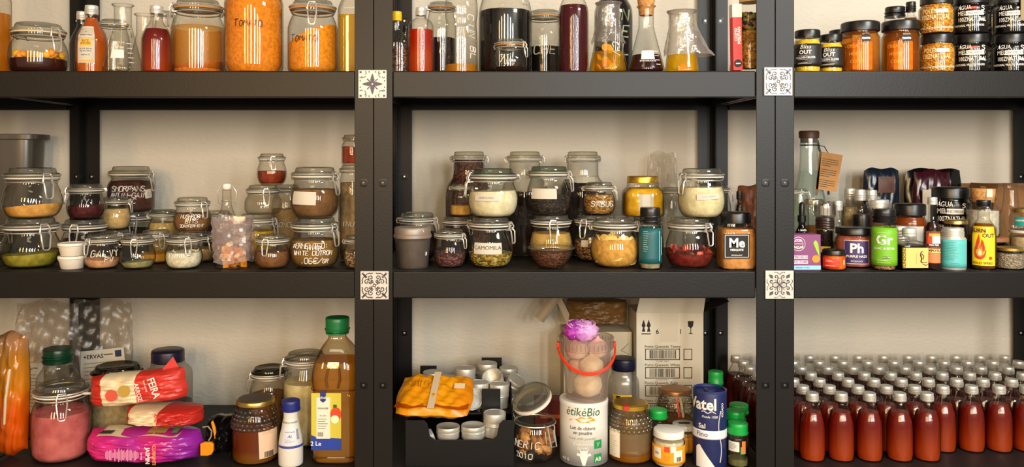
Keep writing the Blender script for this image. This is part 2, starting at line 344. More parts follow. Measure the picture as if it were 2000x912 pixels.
# ------------------------------------------------------------------ the four glazed tiles on the posts
TILEW = solid('c8c2b7', .25, 0, .5, .04, 90)
def spiral(cx, cz, r, a0, turns, k=16): return [(cx+r*(1-.75*i/k)*cos(a0+turns*tau*i/k), cz+r*(1-.75*i/k)*sin(a0+turns*tau*i/k)) for i in range(k+1)]
def tile(px, py, label, style, ink, w=.063):
    t = T('decorative_tile', label, 'tile', wx(px, 0), -.0058, wz(py, 0)-w/2); h = w/2
    M().box(-h, h, 0, .0052, 0, w).obj('glazed_body', TILEW, t, False, .0008)
    m = M(); q = h/27.0
    def pen(pts, r=.00055):
        r *= 1.7
        for k in range(4):
            c, s = cos(k*pi/2), sin(k*pi/2); m.tube([((x*c-z*s)*q, -.0001, h+(x*s+z*c)*q) for x, z in pts], r, 4)
    def blob(pts):
        for k in range(4):
            c, s = cos(k*pi/2), sin(k*pi/2); m.prism([((x*c-z*s)*q, h+(x*s+z*c)*q) for x, z in pts], .0008, Matrix.Translation((0, -.0005, 0)))
    if style == 'star':
        blob([(-2, 2.5), (-4.6, 8), (-3, 11), (-2.4, 15), (0, 20.5), (2.4, 15), (3, 11), (4.6, 8), (2, 2.5)])
        pen([(2.5, 2.5), (10, 10)], .0008); pen([(-2, 2), (2, 2)], .0004)
        pen([(17+4.5*cos(a), 17+4.5*sin(a)) for a in [pi*.6+i*.35 for i in range(8)]], .0006)
        blob([(20.5, 20.5), (24.5, 20.5), (24.5, 24.5), (20.5, 24.5)]); blob([(4, 22.5), (8, 22), (6.5, 25)]); blob([(-8, 22), (-4, 22.5), (-6.5, 25)])
        pen([(13, 24.5), (11.5, 21), (13.5, 18.5)], .0007); pen([(24.5, 13), (21, 11.5), (18.5, 13.5)], .0007)
    elif style == 'scroll':
        for sx in (1, -1):
            pen([(x if sx > 0 else z, z if sx > 0 else x) for x, z in spiral(7, 14.5, 5.2, -1.2, 1.15)], .0007)
            pen([(x if sx > 0 else z, z if sx > 0 else x) for x, z in spiral(8, 5.5, 3.6, 2.2, 1.0)], .0006)
            pen([(x if sx > 0 else z, z if sx > 0 else x) for x, z in ((3, 24), (6, 22.5), (10, 23.5), (15, 21.5), (17.5, 17.5), (16, 14))], .0008)
        blob([(15, 15), (18, 21), (24, 24), (21, 18)]); pen([(21, 24.5), (24.5, 21)], .0006); pen([(2, 2), (6, 2), (6, 6)], .0005); pen([(0, 3), (3, 0)], .0005)
    else:
        pen([(0, 0), (4, 5), (4.6, 9), (3, 13), (-3, 13), (-4.6, 9), (-4, 5), (0, 0)], .0008)
        pen([(3, 13)]+[(6.2+2.6*cos(a), 16+2.6*sin(a)) for a in (3.6, 2.6, 1.6, .6, -.4, -1.4)], .0008); pen([(-3, 13)]+[(-6.2-2.6*cos(a), 16+2.6*sin(a)) for a in (3.6, 2.6, 1.6, .6, -.4, -1.4)], .0008)
        blob([(12, 12), (13, 18), (20, 21), (19, 14)]); pen([(0, 20), (2, 22), (5, 24), (9, 24.5), (10, 22.5)], .0005); pen([(0, 20), (-2, 22), (-5, 24), (-9, 24.5), (-10, 22.5)], .0005)
        pen([(0, 3), (0, 10)], .0004); pen([(6, 6), (9, 11), (11, 9), (6, 6)], .0003)
    m.obj('painted_motif', ink, t, False)
tile(728, 164.5, 'white tile with a blue eight-pointed star stuck on the left posts', 'star', solid('2a2746', .4))
tile(1518.5, 159.5, 'white tile with black scrolls stuck on the right posts beside the top shelf', 'scroll', solid('37303a', .3))
tile(732, 556.5, 'white tile with black scrolls stuck on the left posts beside the middle shelf', 'scroll', solid('2f2b31', .3))
tile(1521, 555.5, 'white tile with a grey four-petal flower stuck on the right posts', 'flower', solid('4d454c', .3))
# ------------------------------------------------------------------ builders: clip-top jars
def jar_profile(R, H, shape):
    hb = H-.60*R
    if shape == 'round': P = [(.60, 0), (.72, .02), (.86, .12), (.96, .28), (1, .46), (.985, .62), (.93, .79), (.86, .92), (.82, 1)]
    elif shape == 'straight': P = [(.78, 0), (.92, .02), (.985, .07), (1, .15), (1, .72), (.985, .80), (.93, .89), (.86, .96), (.82, 1)]
    elif shape == 'low': P = [(.72, 0), (.88, .04), (.97, .16), (1, .34), (1, .6), (.97, .76), (.90, .9), (.84, 1)]
    body = [(r*R, z*hb) for r, z in P]
    return smoothp(body), hb
def wire_set(t, R, hb, phi, lever=True):
    r = min(.0016, R*.031); N = 26
    ring = lambda rad, z: [(rad*cos(tau*i/N), rad*sin(tau*i/N), z) for i in range(N)]
    u = Vector((sin(phi), -cos(phi), 0)); g = Vector((cos(phi), sin(phi), 0))
    P = lambda a, b, z: tuple(u*(a*R)+g*(b*R)+Vector((0, 0, hb+z*R)))
    m = M().tube(ring(.845*R, hb+.09*R), r, 5, True).tube(ring(.945*R, hb+.33*R), r, 5, True)
    for s in (-1, 1): m.tube([P(-.85, s*.2, .09), P(-.99, s*.2, .08), P(-1.05, s*.2, .2), P(-.99, s*.2, .33), P(-.92, s*.2, .33)], r, 5)
    m.tube([P(-1.05, .2, .2), P(-1.05, -.2, .2)], r, 5); m.obj('wire_bail', STEEL, t)
    c = M().tube([P(.84, .17, .08), P(1.0, .17, .06), P(1.03, .17, .24), P(.95, .12, .40), P(.95, -.12, .40), P(1.03, -.17, .24), P(1.0, -.17, .06), P(.84, -.17, .08)], r*1.05, 5)
    if lever: c.tube([P(.95, .16, .16), P(1.08, .17, .02), P(1.12, .12, -.44), P(1.11, .07, -.50), P(1.11, -.07, -.50), P(1.12, -.12, -.44), P(1.08, -.17, .02), P(.95, -.16, .16)], r*1.1, 5)
    c.obj('clasp', STEEL, t)
def jar(label, cx, w_, top, y, base=S2, shape='round', level=.5, mat=None, clip=60, tilt=0, tdir=0, rough=.0006, gasket=None, group=None, gl=None, lid=None, cname='contents', dome=0, lever=True, n=36):
    R = w_/2*(D+y)/F; t = T('clip_top_jar', label, 'jar', wx(cx, y), y, base, group); t.R = R; t.H = ztop(top, y, R)-base
    prof, hb = jar_profile(R, t.H, shape); t.hb = hb; t.rf = rfun(prof)
    M().lathe([(0, 0)]+prof+[(.82*R, hb+.12*R), (.90*R, hb+.14*R), (.90*R, hb+.198*R), (.78*R, hb+.198*R)], n).obj('glass_body', gl or GLASS, t)
    M().lathe([(.80*R, hb+.20*R), (.915*R, hb+.20*R), (.935*R, hb+.225*R), (.915*R, hb+.255*R), (.80*R, hb+.255*R)], n).obj('rubber_gasket', gasket or GASKET, t)
    M().lathe([(0, hb+.262*R), (.90*R, hb+.262*R), (.93*R, hb+.29*R), (.93*R, hb+.36*R), (.88*R, hb+.40*R), (.80*R, hb+.42*R), (.78*R, hb+.52*R), (.74*R, hb+.585*R), (.66*R, hb+.60*R), (.6*R, hb+.57*R), (0, hb+.57*R)], n).obj('glass_lid', lid or LID, t)
    wire_set(t, R, hb, math.radians(clip), lever)
    if mat: fill(t, cname, .0035, hb*level, mat, tilt*R, tdir, rough, dome=dome*R)
    return t
def chunks(t, name, me, n, zlo, zhi, sc0, sc1, mats=None, rmax=.93, seed=1, flat=0, edge=.75):
    """loose pieces inside a jar; the mesh is shared"""
    rnd = random.Random(seed); mm = {}
    for i in range(n):
        z = zlo+(zhi-zlo)*rnd.random(); rr = max(.002, (t.rf(z)-.004)*rmax-me['r']*sc1*.55); r = rr*(edge+(1-edge)*rnd.random()) if rnd.random() < .8 else rr*rnd.random()
        a = rnd.random()*tau; k = rnd.uniform(sc0, sc1)
        mt = mats[i % len(mats)] if mats else None; d = me['mesh']
        if mt:
            if mt.name not in mm:
                mm[mt.name] = d.copy(); mm[mt.name].materials.clear(); mm[mt.name].materials.append(mt)
            d = mm[mt.name]
        o = bpy.data.objects.new(name, d); COL.objects.link(o); o.parent = t.e; o.location = (r*cos(a), r*sin(a), z); o.scale = (k, k, k)
        if flat: o.rotation_euler = (rnd.uniform(-.5, .5)*flat, pi/2+rnd.uniform(-.6, .6), a+rnd.uniform(-.4, .4))
        else: o.rotation_euler = (rnd.random()*tau, rnd.random()*tau, rnd.random()*tau)
def protomesh(m, mat, r, smooth=True):
    me = bpy.data.meshes.new('piece'); me.from_pydata(m.v, [], m.f); me.materials.append(mat)
    if smooth: me.polygons.foreach_set('use_smooth', [True]*len(me.polygons)); me.set_sharp_from_angle(angle=.8)
    return {'mesh': me, 'r': r}
def blobm(r, ax=(1, 1, 1), amp=.2, n=10, seed=1, k=6):
    rnd = random.Random(seed); m = M(); v = []; f = []
    for j in range(k+1):
        for i in range(n):
            a, b = tau*i/n, pi*j/k; q = r*(1+rnd.uniform(-amp, amp)); v.append((q*sin(b)*cos(a)*ax[0], q*sin(b)*sin(a)*ax[1], q*cos(b)*ax[2]))
    for j in range(k): f += [(j*n+i, (j+1)*n+i, (j+1)*n+(i+1) % n, j*n+(i+1) % n) for i in range(n)]
    return m.add(v, f)
DISC = lambda r, h, mat, n=14: protomesh(M().lathe([(0, -h), (r*.9, -h), (r, -h*.4), (r, h*.4), (r*.9, h), (0, h)], n), mat, r)
# ------------------------------------------------------------------ builders: bottles and lidded jars
def ridged_cap(r, h, ribs=3):
    P = [(0, 0), (r, 0)]
    for i in range(ribs): z = h*(.06+.6*i/ribs); P += [(r, z), (r*1.05, z+h*.05), (r*1.05, z+h*.11), (r*.985, z+h*.16)]
    return P+[(r*.99, h*.68), (r*.99, h*.93), (r*.94, h), (0, h)]
def bottle(label, cx, w_, top, y, base, prof, liq=None, level=.7, cap=None, capr=.4, caph=.14, name='glass_bottle', cat='bottle', gl=None, group=None, sq=0, n=36, capname='screw_cap', x=None, sy=1, neckz=None, ridge=3, over=True):
    """prof: (r/R, z/H) of the glass; the cap sits on top (H includes it)"""
    R = w_/2*(D+y)/F; t = T(name, label, cat, wx(cx, y) if x is None else x, y, base, group); t.R = R; t.H = ztop(top, y, R*capr)-base
    ch = caph*t.H if cap else 0; hg = t.H-ch*(.92 if over else .6); P = [(a*R, b*hg) for a, b in prof]; t.rf = rfun(P); t.hg = hg
    M().lathe([(0, 0)]+P, n, sq=sq, sy=sy).obj('glass_body', gl or CLEAR, t)
    if cap: M().lathe(ridged_cap(capr*R, ch, ridge), 28, z=t.H-ch).obj(capname, cap, t)
    if liq: t.liq = fill(t, 'liquid', .003, hg*level, liq, sq=sq, sy=sy, gap=.0022)
    return t
BOSTON = smoothp([(.86, 0), (.97, .015), (1, .05), (1, .30), (1, .52), (.97, .60), (.84, .70), (.62, .79), (.45, .86), (.40, .90), (.40, 1)], 3)
TALLB = smoothp([(.9, 0), (.98, .012), (1, .04), (1, .35), (1, .62), (.95, .70), (.74, .78), (.48, .85), (.38, .90), (.37, 1)], 3)
CYLB = smoothp([(.92, 0), (.99, .012), (1, .04), (1, .5), (1, .76), (.96, .83), (.80, .89), (.52, .93), (.42, .95), (.42, 1)], 3)
JARP = smoothp([(.86, 0), (.97, .02), (1, .07), (1, .4), (1, .78), (.97, .86), (.90, .91), (.88, .93), (.88, 1)], 3)
def lidded(label, cx, w_, top, y, base=S2, cont=None, level=.85, lid=None, lidh=.16, lidr=.93, prof=None, sq=0, gl=None, name='lidded_jar', cat='jar', group=None, ribs=0, cname='contents', n=36, lidname='lid', rough=.0005, x=None, gap=.0025):
    R = w_/2*(D+y)/F; t = T(name, label, cat, wx(cx, y) if x is None else x, y, base, group); t.R = R; t.H = ztop(top, y, R*lidr)-base; lh = lidh*t.H; hg = t.H-lh*.9; t.hg = hg; t.lz = t.H-lh
    P = [(a*R, b*hg) for a, b in (prof or JARP)]; t.rf = rfun(P)
    if gl is not False: M().lathe([(0, 0)]+P, n, sq=sq).obj('jar_body', gl or CLEAR, t)
    r = lidr*R
    LP = ridged_cap(r, lh, ribs) if ribs else [(0, 0), (r*.96, 0), (r, lh*.05), (r, lh*.82), (r*.975, lh*.93), (r*.92, lh*.985), (0, lh)]
    M().lathe(LP, n, z=t.H-lh).obj(lidname, lid or BLACKP, t)
    if cont: fill(t, cname, .003, min(hg*level, t.H-lh-.001), cont, rough=rough, sq=sq, gap=gap)
    return t
def band(t, name, z0, z1, mat, off=.0005, a0=0, a1=tau, n=40, parent=None, rf=None):
    """a printed sleeve around a thing between two heights"""
    rf = rf or t.rf; K = 6; v = []; f = []
    full = a1-a0 > 6.2; c = n if full else n+1
    for j in range(K+1):
        z = z0+(z1-z0)*j/K; v += [cyl(rf, a0+(a1-a0)*i/n, z, off) for i in range(c)]
    for j in range(K): f += [(j*c+i, j*c+(i+1) % c, (j+1)*c+(i+1) % c, (j+1)*c+i) for i in range(n)]
    o = M().add(v, f).obj(name, mat, parent or t); s = o.modifiers.new('thickness', 'SOLIDIFY'); s.thickness = .0003; s.offset = 1; return o
def lines(t, th, zs, w, mat, rf=None, h=.0006, off=.0009, name='print_line', rnd=None):
    """rows of small print as thin bars"""
    rf = rf or t.rf; m = M(); rnd = random.Random(int(abs(zs[0])*1e5))
    for z in zs:
        R = rf(z); ww = w*rnd.uniform(.6, 1); n = 8; v = []
        for k in (0, 1): v += [cyl(rf, th-w/2/R+ww*i/n/R, z+(h if k else 0), off) for i in range(n+1)]
        m.add(v, [(i, i+1, n+2+i, n+1+i) for i in range(n)])
    return m.obj(name, mat, t, False)
def flask(label, cx, w_, top, y, neck, liq=None, level=.2, base=S1, group=None):
    R = w_/2*(D+y)/F; rn = neck/2/(w_/2); t = T('conical_flask', label, 'flask', wx(cx, y), y, base, group); t.R = R; t.H = ztop(top, y, R*rn)-base; H = t.H
    P = smoothp([(.88*R, 0), (.97*R, .015*H), (1*R, .05*H), (.95*R, .12*H), ((.95*.35+rn*.65)*R, .48*H), (rn*1.04*R, .66*H), (rn*.98*R, .72*H), (rn*.98*R, .93*H), (rn*1.05*R, .97*H), (rn*1.2*R, .985*H), (rn*1.18*R, H)], 3)
    t.rf = rfun(P); M().lathe([(0, 0)]+P, 36).obj('glass_body', CLEAR, t); t.rn = rn*R
    M().tube([(rn*1.19*R*cos(tau*i/28), rn*1.19*R*sin(tau*i/28), H*.992) for i in range(28)], .0012, 6, True).obj('rim', CLEAR, t)
    if liq: fill(t, 'liquid', .003, level*H, liq)
    return t
def swing_top(t, zt, r, wire=STEEL, stop=WHITE):
    """porcelain stopper with its wire on a bottle neck of radius r ending at height zt"""
    M().lathe([(0, 0), (r*.8, 0), (r*1.02, .003), (r*1.05, .010), (r*.8, .014), (0, .015)], 20, z=zt+.002).obj('stopper', stop, t)
    M().lathe([(r*.8, 0), (r*1.0, .001), (r*.8, .0025)], 20, z=zt).obj('seal_ring', GASKET_O, t)
    m = M()
    for s in (-1, 1): m.tube([(0, 0, zt+.013), (s*r*1.2, 0, zt+.011), (s*r*2.1, 0, zt-.004), (s*r*1.9, 0, zt-.03), (s*r*1.2, 0, zt-.036), (s*r*1.2, 0, zt-.024)], .0012, 5)
    m.tube([(r*1.15*cos(tau*i/20), r*1.15*sin(tau*i/20), zt-.026) for i in range(20)], .0011, 5, True).obj('wire_bail', STEEL, t)
def grid_sheet(nx, nz, fn):
    v = [fn(i/nx, j/nz) for j in range(nz+1) for i in range(nx+1)]
    return v, [(j*(nx+1)+i, j*(nx+1)+i+1, (j+1)*(nx+1)+i+1, (j+1)*(nx+1)+i) for j in range(nz) for i in range(nx)]
def pillow(w_, h, d, seed=1, amp=.006, nx=26, nz=18, ends=.0, pin=2.2, crease=.7):
    """a filled bag: width w_ (x), height h (z), thickness d (y), wrinkled"""
    rnd = random.Random(seed); ph = [rnd.random()*tau for _ in range(12)]; v = []; f = []; A = (nx+1)*(nz+1)
    for s in (-1, 1):
        for j in range(nz+1):
            for i in range(nx+1):
                u, q = i/nx*2-1, j/nz*2-1; e = (1-abs(u)**3.5)*(1-abs(q)**pin)
                e = max(0, e)**.55
                wr = amp*(sin(9*u+ph[0]+4*q)*sin(5*q+ph[1])+.6*sin(17*u+ph[2]-7*q)+.5*sin(23*q+ph[3]+6*u)+crease*abs(sin(6*u+3*q+ph[6]))*1.2)
                v.append((u*w_/2*(1-.05*q*q+.02*sin(4*q+ph[4])), s*d/2*e+wr*(.25+.75*e)*(s if e > .3 else 1), q*h/2*(1-.06*u*u+.03*sin(5*u+ph[5]))))
    for s in (0, 1):
        for j in range(nz):
            for i in range(nx):
                a = s*A+j*(nx+1)+i; q = (a, a+1, a+nx+2, a+nx+1); f.append(q if s == 0 else q[::-1])
    ring = [i for i in range(nx+1)]+[j*(nx+1)+nx for j in range(1, nz+1)]+[nz*(nx+1)+i for i in range(nx-1, -1, -1)]+[j*(nx+1) for j in range(nz-1, 0, -1)]
    f += [(a, A+a, A+b, b) for a, b in zip(ring, ring[1:]+ring[:1])]
    return M().add(v, f)
# ================================================================== TOP SHELF, left unit
SILV = solid('d8d4cb', .35, .55)
t = bottle('amber liqueur bottle at the left end of the top shelf, cut off by the frame', -10, 58, -70, .08, S1, TALLB, liquid('d88a1c', .5), .55, None); swing_top(t, t.hg, .37*t.R)
t = jar('low wide clip jar of kumquat halves in dark syrup on the top shelf', 75, 105, 41, .08, S1, 'low', .42, liquid('4a1608', .12), 62, gasket=solid('e2cfa8', .6))
ORNG = [solid('f0930f', .45, 0, .5, .2, 80), solid('f7b52a', .45, 0, .5, .2, 80)]
chunks(t, 'fruit_half', protomesh(blobm(.0105, (1, 1, .62), .06, 10, 3), ORNG[0], .0105), 34, t.hb*.42, t.hb*.60, .75, 1.1, ORNG, .97, 5)
bottle('small clear bottle with pale cap behind the orange bottle', 160, 46, 22, .22, S1, BOSTON, None, 0, SILV, .42, .12)
t = bottle('orange liquor bottle with white paper label and silver cap on the top shelf', 179, 58, 10, .09, S1, BOSTON, liquid('dc6a10', .12, 'e8791a', .12), .93, SILV, .42, .13)
th = t.th(168); patch(t, 'paper_label', th, t.zl(87), .040, .086, PAPER); z = t.zl(87)
ft = lambda s, dz, sz, m=INK, b=.01: rtext(t, s, th, z+dz, sz, m, b)
patch(t, 'orange_print', th, z+.004, .026, .018, solid('f3b33c', .7), off=.0009, nx=6, nz=2)
ft('RICE', .008, .008); ft('SPIDER', .002, .0075); ft('~', .030, .007); ft('FERMENTARIA', .022, .0045); ft('vol 21% 250 ml', -.010, .0045); ft('ing. rice, citrus', -.015, .0042); ft('batch no 12', -.024, .004); patch(t, 'orange_stripe', th, z-.038, .034, .003, solid('f0a63a', .7), off=.0009, nx=6, nz=1)
def grads(t, th, z0, n=5, dz=.011):
    m = M()
    for i in range(n):
        z = z0+i*dz; R = t.rf(z); v = []
        for k in (0, 1): v += [cyl(t.rf, th-.006/R+.012*j/4/R, z+k*.0012, .0007) for j in range(5)]
        m.add(v, [(j, j+1, 6+j, 5+j) for j in range(4)])
    m.obj('graduation_marks', WHITE, t, False)
t = flask('empty conical flask with white writing patch in front of a red bottle', 240, 75, 7, .05, 33)
patch(t, 'writing_patch', t.th(228), t.zl(105), .028, .020, WHITE, nx=6, nz=3); grads(t, t.th(256), t.zl(122)); rtext(t, '250 ml', t.th(228), t.zl(92), .009, WHITE, .01); rtext(t, 'BORO 3.3', t.th(228), t.zl(82), .006, WHITE)
jar('clip jar half hidden behind the empty conical flask', 222, 58, 36, .25, S1, 'straight', .2, powder('8d7a4c'), 110)
flask('rear empty conical flask showing between flask and red bottle', 283, 66, 26, .19, 32)
jar('small clip jar peeking out behind the red liqueur bottle', 322, 40, 20, .29, S1, 'straight', .3, powder('6b5a3c'), 80)
t = bottle('dark red liqueur bottle with silver cap on the top shelf', 306, 56, 10, .055, S1, BOSTON, liquid('8c1210', .3, 'd2500f', .13, .0, .75), .73, SILV, .44, .12)
t = jar('large clip jar with a little orange powder left and dusty walls', 387, 101, -6, .12, S1, 'straight', .19, powder('d4721a', 'e58a2b'), -55, .10, .6, gasket=GASKET_O)
band(t, 'powder_dust', .014, t.hb*.80, glass('fdeec8', 'e0ac50', .4, .05, 0, .20, 'f0b040'), -.002)
t = jar('tallest clip jar of orange tomato powder, marked Tomato in pen', 496, 112, -72, .085, S1, 'straight', .93, powder('dd7a0c', 'ec8e10', 150), 75, gasket=GASKET_O)
TOM = solid('2a1206', .7)
hand(t, 'Tomato', t.th(484), t.zl(45), .016, TOM, .0008, jit=.5)
t = jar('clip jar with sloping tomato powder, marked Tomato, by the left posts', 611, 96, -4, .085, S1, 'straight', .66, powder('e2820e', 'f09814', 150), 10, .42, -.2, gasket=GASKET_O)
hand(t, 'Tomato', t.th(592), t.zl(74), .016, TOM, .0008, jit=.5)
t = bottle('square bottle of yellow oil against the left posts on top shelf', 689, 54, -40, .085, S1, TALLB, liquid('d0a40c', .55), .62, None, sq=5); swing_top(t, t.hg, .37*t.R)
# ================================================================== TOP SHELF, middle unit
HIP = smoothp([(.9, 0), (1, .03), (1, .3), (1, .55), (.93, .64), (.6, .74), (.40, .80), (.36, .84), (.36, 1)], 3)
t = bottle('flat hip flask with yellow cap and brown spice bits inside', 775, 46, 22, .065, S1, HIP, None, 0, solid('e2b70c', .4), .42, .15, sy=.55)
fill(t, 'spice_bits', .003, t.hg*.5, seeds(['5a3a2a', '7a5238', '3c241a', '8d6a50'], 200), rough=.001, sy=.55)
rf0 = t.rf; hand(t, 'STG', t.th(780), t.zl(80), .011, solid('3a1410', .7), .0007, rf=lambda z: rf0(z)*.57, vertical=True)
bottle('small amber bottle tucked behind the yellow-capped flask', 792, 34, 50, .16, S1, BOSTON, liquid('d97a10', .3), .6, BLACKP, .4, .12)
t = bottle('clear cylinder bottle of orange-red liquor with silver cap', 822, 50, 14, .065, S1, CYLB, liquid('d2330c', .3, 'dd5a1c', .12), .74, SILV, .42, .12)
t = jar('clip jar of black liquid behind the orange-red cylinder bottle', 862, 58, 2, .2, S1, 'straight', .6, liquid('0f0707', .02), -70, gasket=GASKET_O); hand(t, 'R', t.th(866), t.zl(96), .02, CHALK, .0011)
WAIST = smoothp([(.94, 0), (1, .012), (1, .05), (.985, .25), (.97, .40), (.93, .50), (.94, .56), (.99, .62), (1, .68), (.97, .76), (.84, .84), (.6, .90), (.4, .94), (.38, 1)], 3)
t = bottle('tall waisted clear bottle nearly empty of amber liquor', 901, 64, -58, .08, S1, WAIST, liquid('dd981a', .5), .095, SILV, .42, .08)
for i, (s, py) in enumerate((('C', 35), ('MN', 62), ('BL', 104))): hand(t, s, t.th(920+2*i), t.zl(py), .017, CHALK, .0010, vertical=True)
t = jar('big demijohn-like clip jar of black infusion behind small jar', 987, 104, -48, .18, S1, 'straight', .80, liquid('0b0606', .02), 40, gasket=GASKET_O)
t = jar('small clip jar marked 7 standing before the big black jar', 997, 66, 74, .06, S1, 'round', .25, liquid('3a1a0c', .1), 55, gasket=GASKET_O); hand(t, '7', t.th(981), t.zl(114), .016, CHALK, .0008)
t = jar('clip jar of dark infusion lettered CHE beside burgundy bottle', 1064, 70, 17, .24, S1, 'straight', .56, liquid('170a0a', .04), 120, gasket=GASKET_O); hand(t, 'CHE', t.th(1065), t.zl(97), .022, CHALK, .0013)
t = bottle('swing-top bottle full of burgundy liqueur on the top shelf', 1120, 58, -52, .065, S1, smoothp([(.92, 0), (1, .012), (1, .05), (1, .35), (1, .60), (.95, .66), (.78, .73), (.52, .79), (.38, .84), (.36, 1)], 3), liquid('5c0a1e', .28), .68, None); swing_top(t, t.hg, .37*t.R)
M().tube([(.42*t.R*cos(tau*i/20), .42*t.R*sin(tau*i/20), t.zl(14)) for i in range(20)], .0018, 6, True).obj('neck_ring', STEEL, t)
t = bottle('large dark wine-coloured bottle with white scrawl behind wrapped flask', 1198, 74, -62, .24, S1, TALLB, liquid('18070f', .03), .80, SILV, .4, .08)
for s, px, py in (('N', 1222, 30), ('E', 1222, 62), ('L', 1222, 96)): hand(t, s, t.th(px), t.zl(py), .028, solid('9aa88a', .7), .0022)
def film(t, zf, z1, spread, seed, side=0):
    """crumpled cling film over a flask neck"""
    rnd = random.Random(seed); n, K = 34, 12; v = [(0, 0, z1+.002)]; f = []
    for j in range(K+1):
        q = j/K; z = z1-(z1-zf)*q
        for i in range(n):
            a = tau*i/n; r = t.rf(z)+.0022+spread*q**1.6*(1+.45*sin(5*a+j*.6)+.5*rnd.uniform(-1, 1)*q)+.0012*abs(sin(7*a+2*j))
            r += side*q**2*max(0, cos(a))**3; v.append((r*cos(a), r*sin(a), z+rnd.uniform(-.003, .003)*q))
    f += [(0, 1+i, 1+(i+1) % n) for i in range(n)]
    for j in range(K): b = 1+j*n; f += [(b+i, b+n+i, b+n+(i+1) % n, b+(i+1) % n) for i in range(n)]
    o = M().add(v, f).obj('cling_film', FILM, t, angle=25)
def citrus(t, n, zh, seed):
    chunks(t, 'citrus_slice', DISC(.011, .0022, solid('ee9a12', .4)), n, .0115, zh, .7, 1.0, [solid('ee9410', .4), solid('c9c22c', .4), solid('f0b53a', .4)], .9, seed, 1)
t = flask('conical flask of citrus peels under cling film, nearest burgundy bottle', 1188, 75, 3, .062, 40, liquid('dda514', .66), .30); citrus(t, 13, t.H*.40, 4); film(t, t.H*.42, t.H, .004, 3)
hand(t, 'CV', t.th(1207), t.zl(95), .018, CHALK, .0009, vertical=True)
t = flask('cork-stoppered conical flask with dark red liquid', 1262, 71, 10, .065, 30, liquid('3c0812', .1), .27)
M().lathe([(0, -.022), (t.rn*.86, -.022), (t.rn*1.12, .012), (t.rn*1.2, .036), (t.rn*1.12, .037), (0, .038)], 24, z=t.H).obj('cork', CORK, t)
patch(t, 'writing_patch', t.th(1266), t.zl(107), .029, .020, WHITE, nx=6, nz=3); rtext(t, 'BOROSILICATE', t.th(1266), t.zl(119), .0055, WHITE); grads(t, t.th(1286), t.zl(126), 4, .010)
t = flask('cling-film covered conical flask of yellow liquor by the rear post', 1332, 68, 19, .08, 47, liquid('e3b414', .6), .30); citrus(t, 6, t.H*.18, 9); film(t, t.H*.30, t.H, .004, 8, .032)
# boxed glass tube with a red paper sleeve
t = T('cocktail_tube', 'glass tube of cocktail botanicals with red paper sleeve by right posts', 'tube', wx(1465, .07), .07, S1); t.R = .0235; t.H = .17; t.rf = lambda z: .0235
P = [(.019, 0), (.0225, .002), (.0235, .008), (.0235, .165), (.021, .170)]
M().lathe([(0, 0)]+P, 32).obj('glass_body', CLEAR, t); fill(t, 'botanicals', .012, .10, seeds(['b8812e', 'd3a04a', '9a6a22', 'c9923c'], 120), rough=.001, rf=rfun(P))
fill(t, 'dried_flowers', .101, .14, seeds(['5a2a2c', '8a9a4a', 'b07a3a', '3e1c20'], 110), rough=.003, rf=rfun(P)); M().lathe([(0, 0), (.0245, 0), (.0245, .016), (.022, .018), (0, .018)], 28, z=.1655).obj('lid', solid('c69a5a', .5), t)
x0, x1 = wx(1432, .045)-t.X, wx(1450, .045)-t.X; mt = Matrix.Translation((0, -.026, 0)) @ Matrix.Rotation(-.02, 4, 'Y')
sl = M().box(x0, x1, -.002, .022, .006, .158, mt).obj('paper_sleeve', solid('d5281a', .6), t, False, .0006)
M().box(x0-.0003, x1+.0003, -.0023, .022, .128, .1584, mt).obj('sleeve_top', solid('d9cbb8', .7), sl, False)
ftext(t, 'COSMO', (x0+x1)/2-.0035, -.0026, .088, .0085, solid('f0d9c8', .6), .02, 1, pi/2, parent=sl, mtx=mt); ftext(t, 'POLITAN', (x0+x1)/2+.004, -.0026, .086, .0095, solid('f7e9da', .6), .03, 1, pi/2, parent=sl, mtx=mt)
M().lathe([(0, 0), (.009, 0), (.009, .0012), (0, .0012)], 24, mat=mt @ Matrix.Translation(((x0+x1)/2, -.0022, .022)) @ Matrix.Rotation(pi/2, 4, 'X')).obj('round_emblem', INK, sl); ftext(t, 'taste', (x0+x1)/2, -.0038, .022, .0055, WHITE, .03, parent=sl, mtx=mt)
bottle('tiny dark dropper-sized bottle behind the red paper sleeve', 1431, 13, 104, .17, S1, BOSTON, liquid('2a1608', .1), .8, BLACKP, .5, .3)
# ================================================================== TOP SHELF, right unit
def bliss(label, cx, w_, top, y):
    t = lidded(label, cx, w_, top, y, S1, powder('d8b023', 'e8c23a'), .9, BLACKP, .17, .95)
    band(t, 'black_label', t.H*.14, t.H*.66, solid('15120f', .5)); a = t.th(cx-4)
    rtext(t, 'Bliss', a, t.H*.585, .0135, WHITE, .0, shear=.3); rtext(t, 'OUT', a, t.H*.46, .0125, WHITE, .03); rtext(t, 'GOLDEN ELIXIR', a, t.H*.34, .0062, WHITE, .02)
    lines(t, a, [t.H*.385, t.H*.295, t.H*.22, t.H*.20], .034, WHITE, h=.0005); return t
bliss('black-labelled turmeric jar nearest the right posts on the top shelf', 1577, 50, 57, .06)
bliss('smaller black-labelled turmeric jar beside the honeycomb jars', 1623, 44, 66, .07)
lidded('black-lidded jar hidden behind the two turmeric jars', 1642, 46, 57, .2, S1, powder('3a2a1a'), .8)
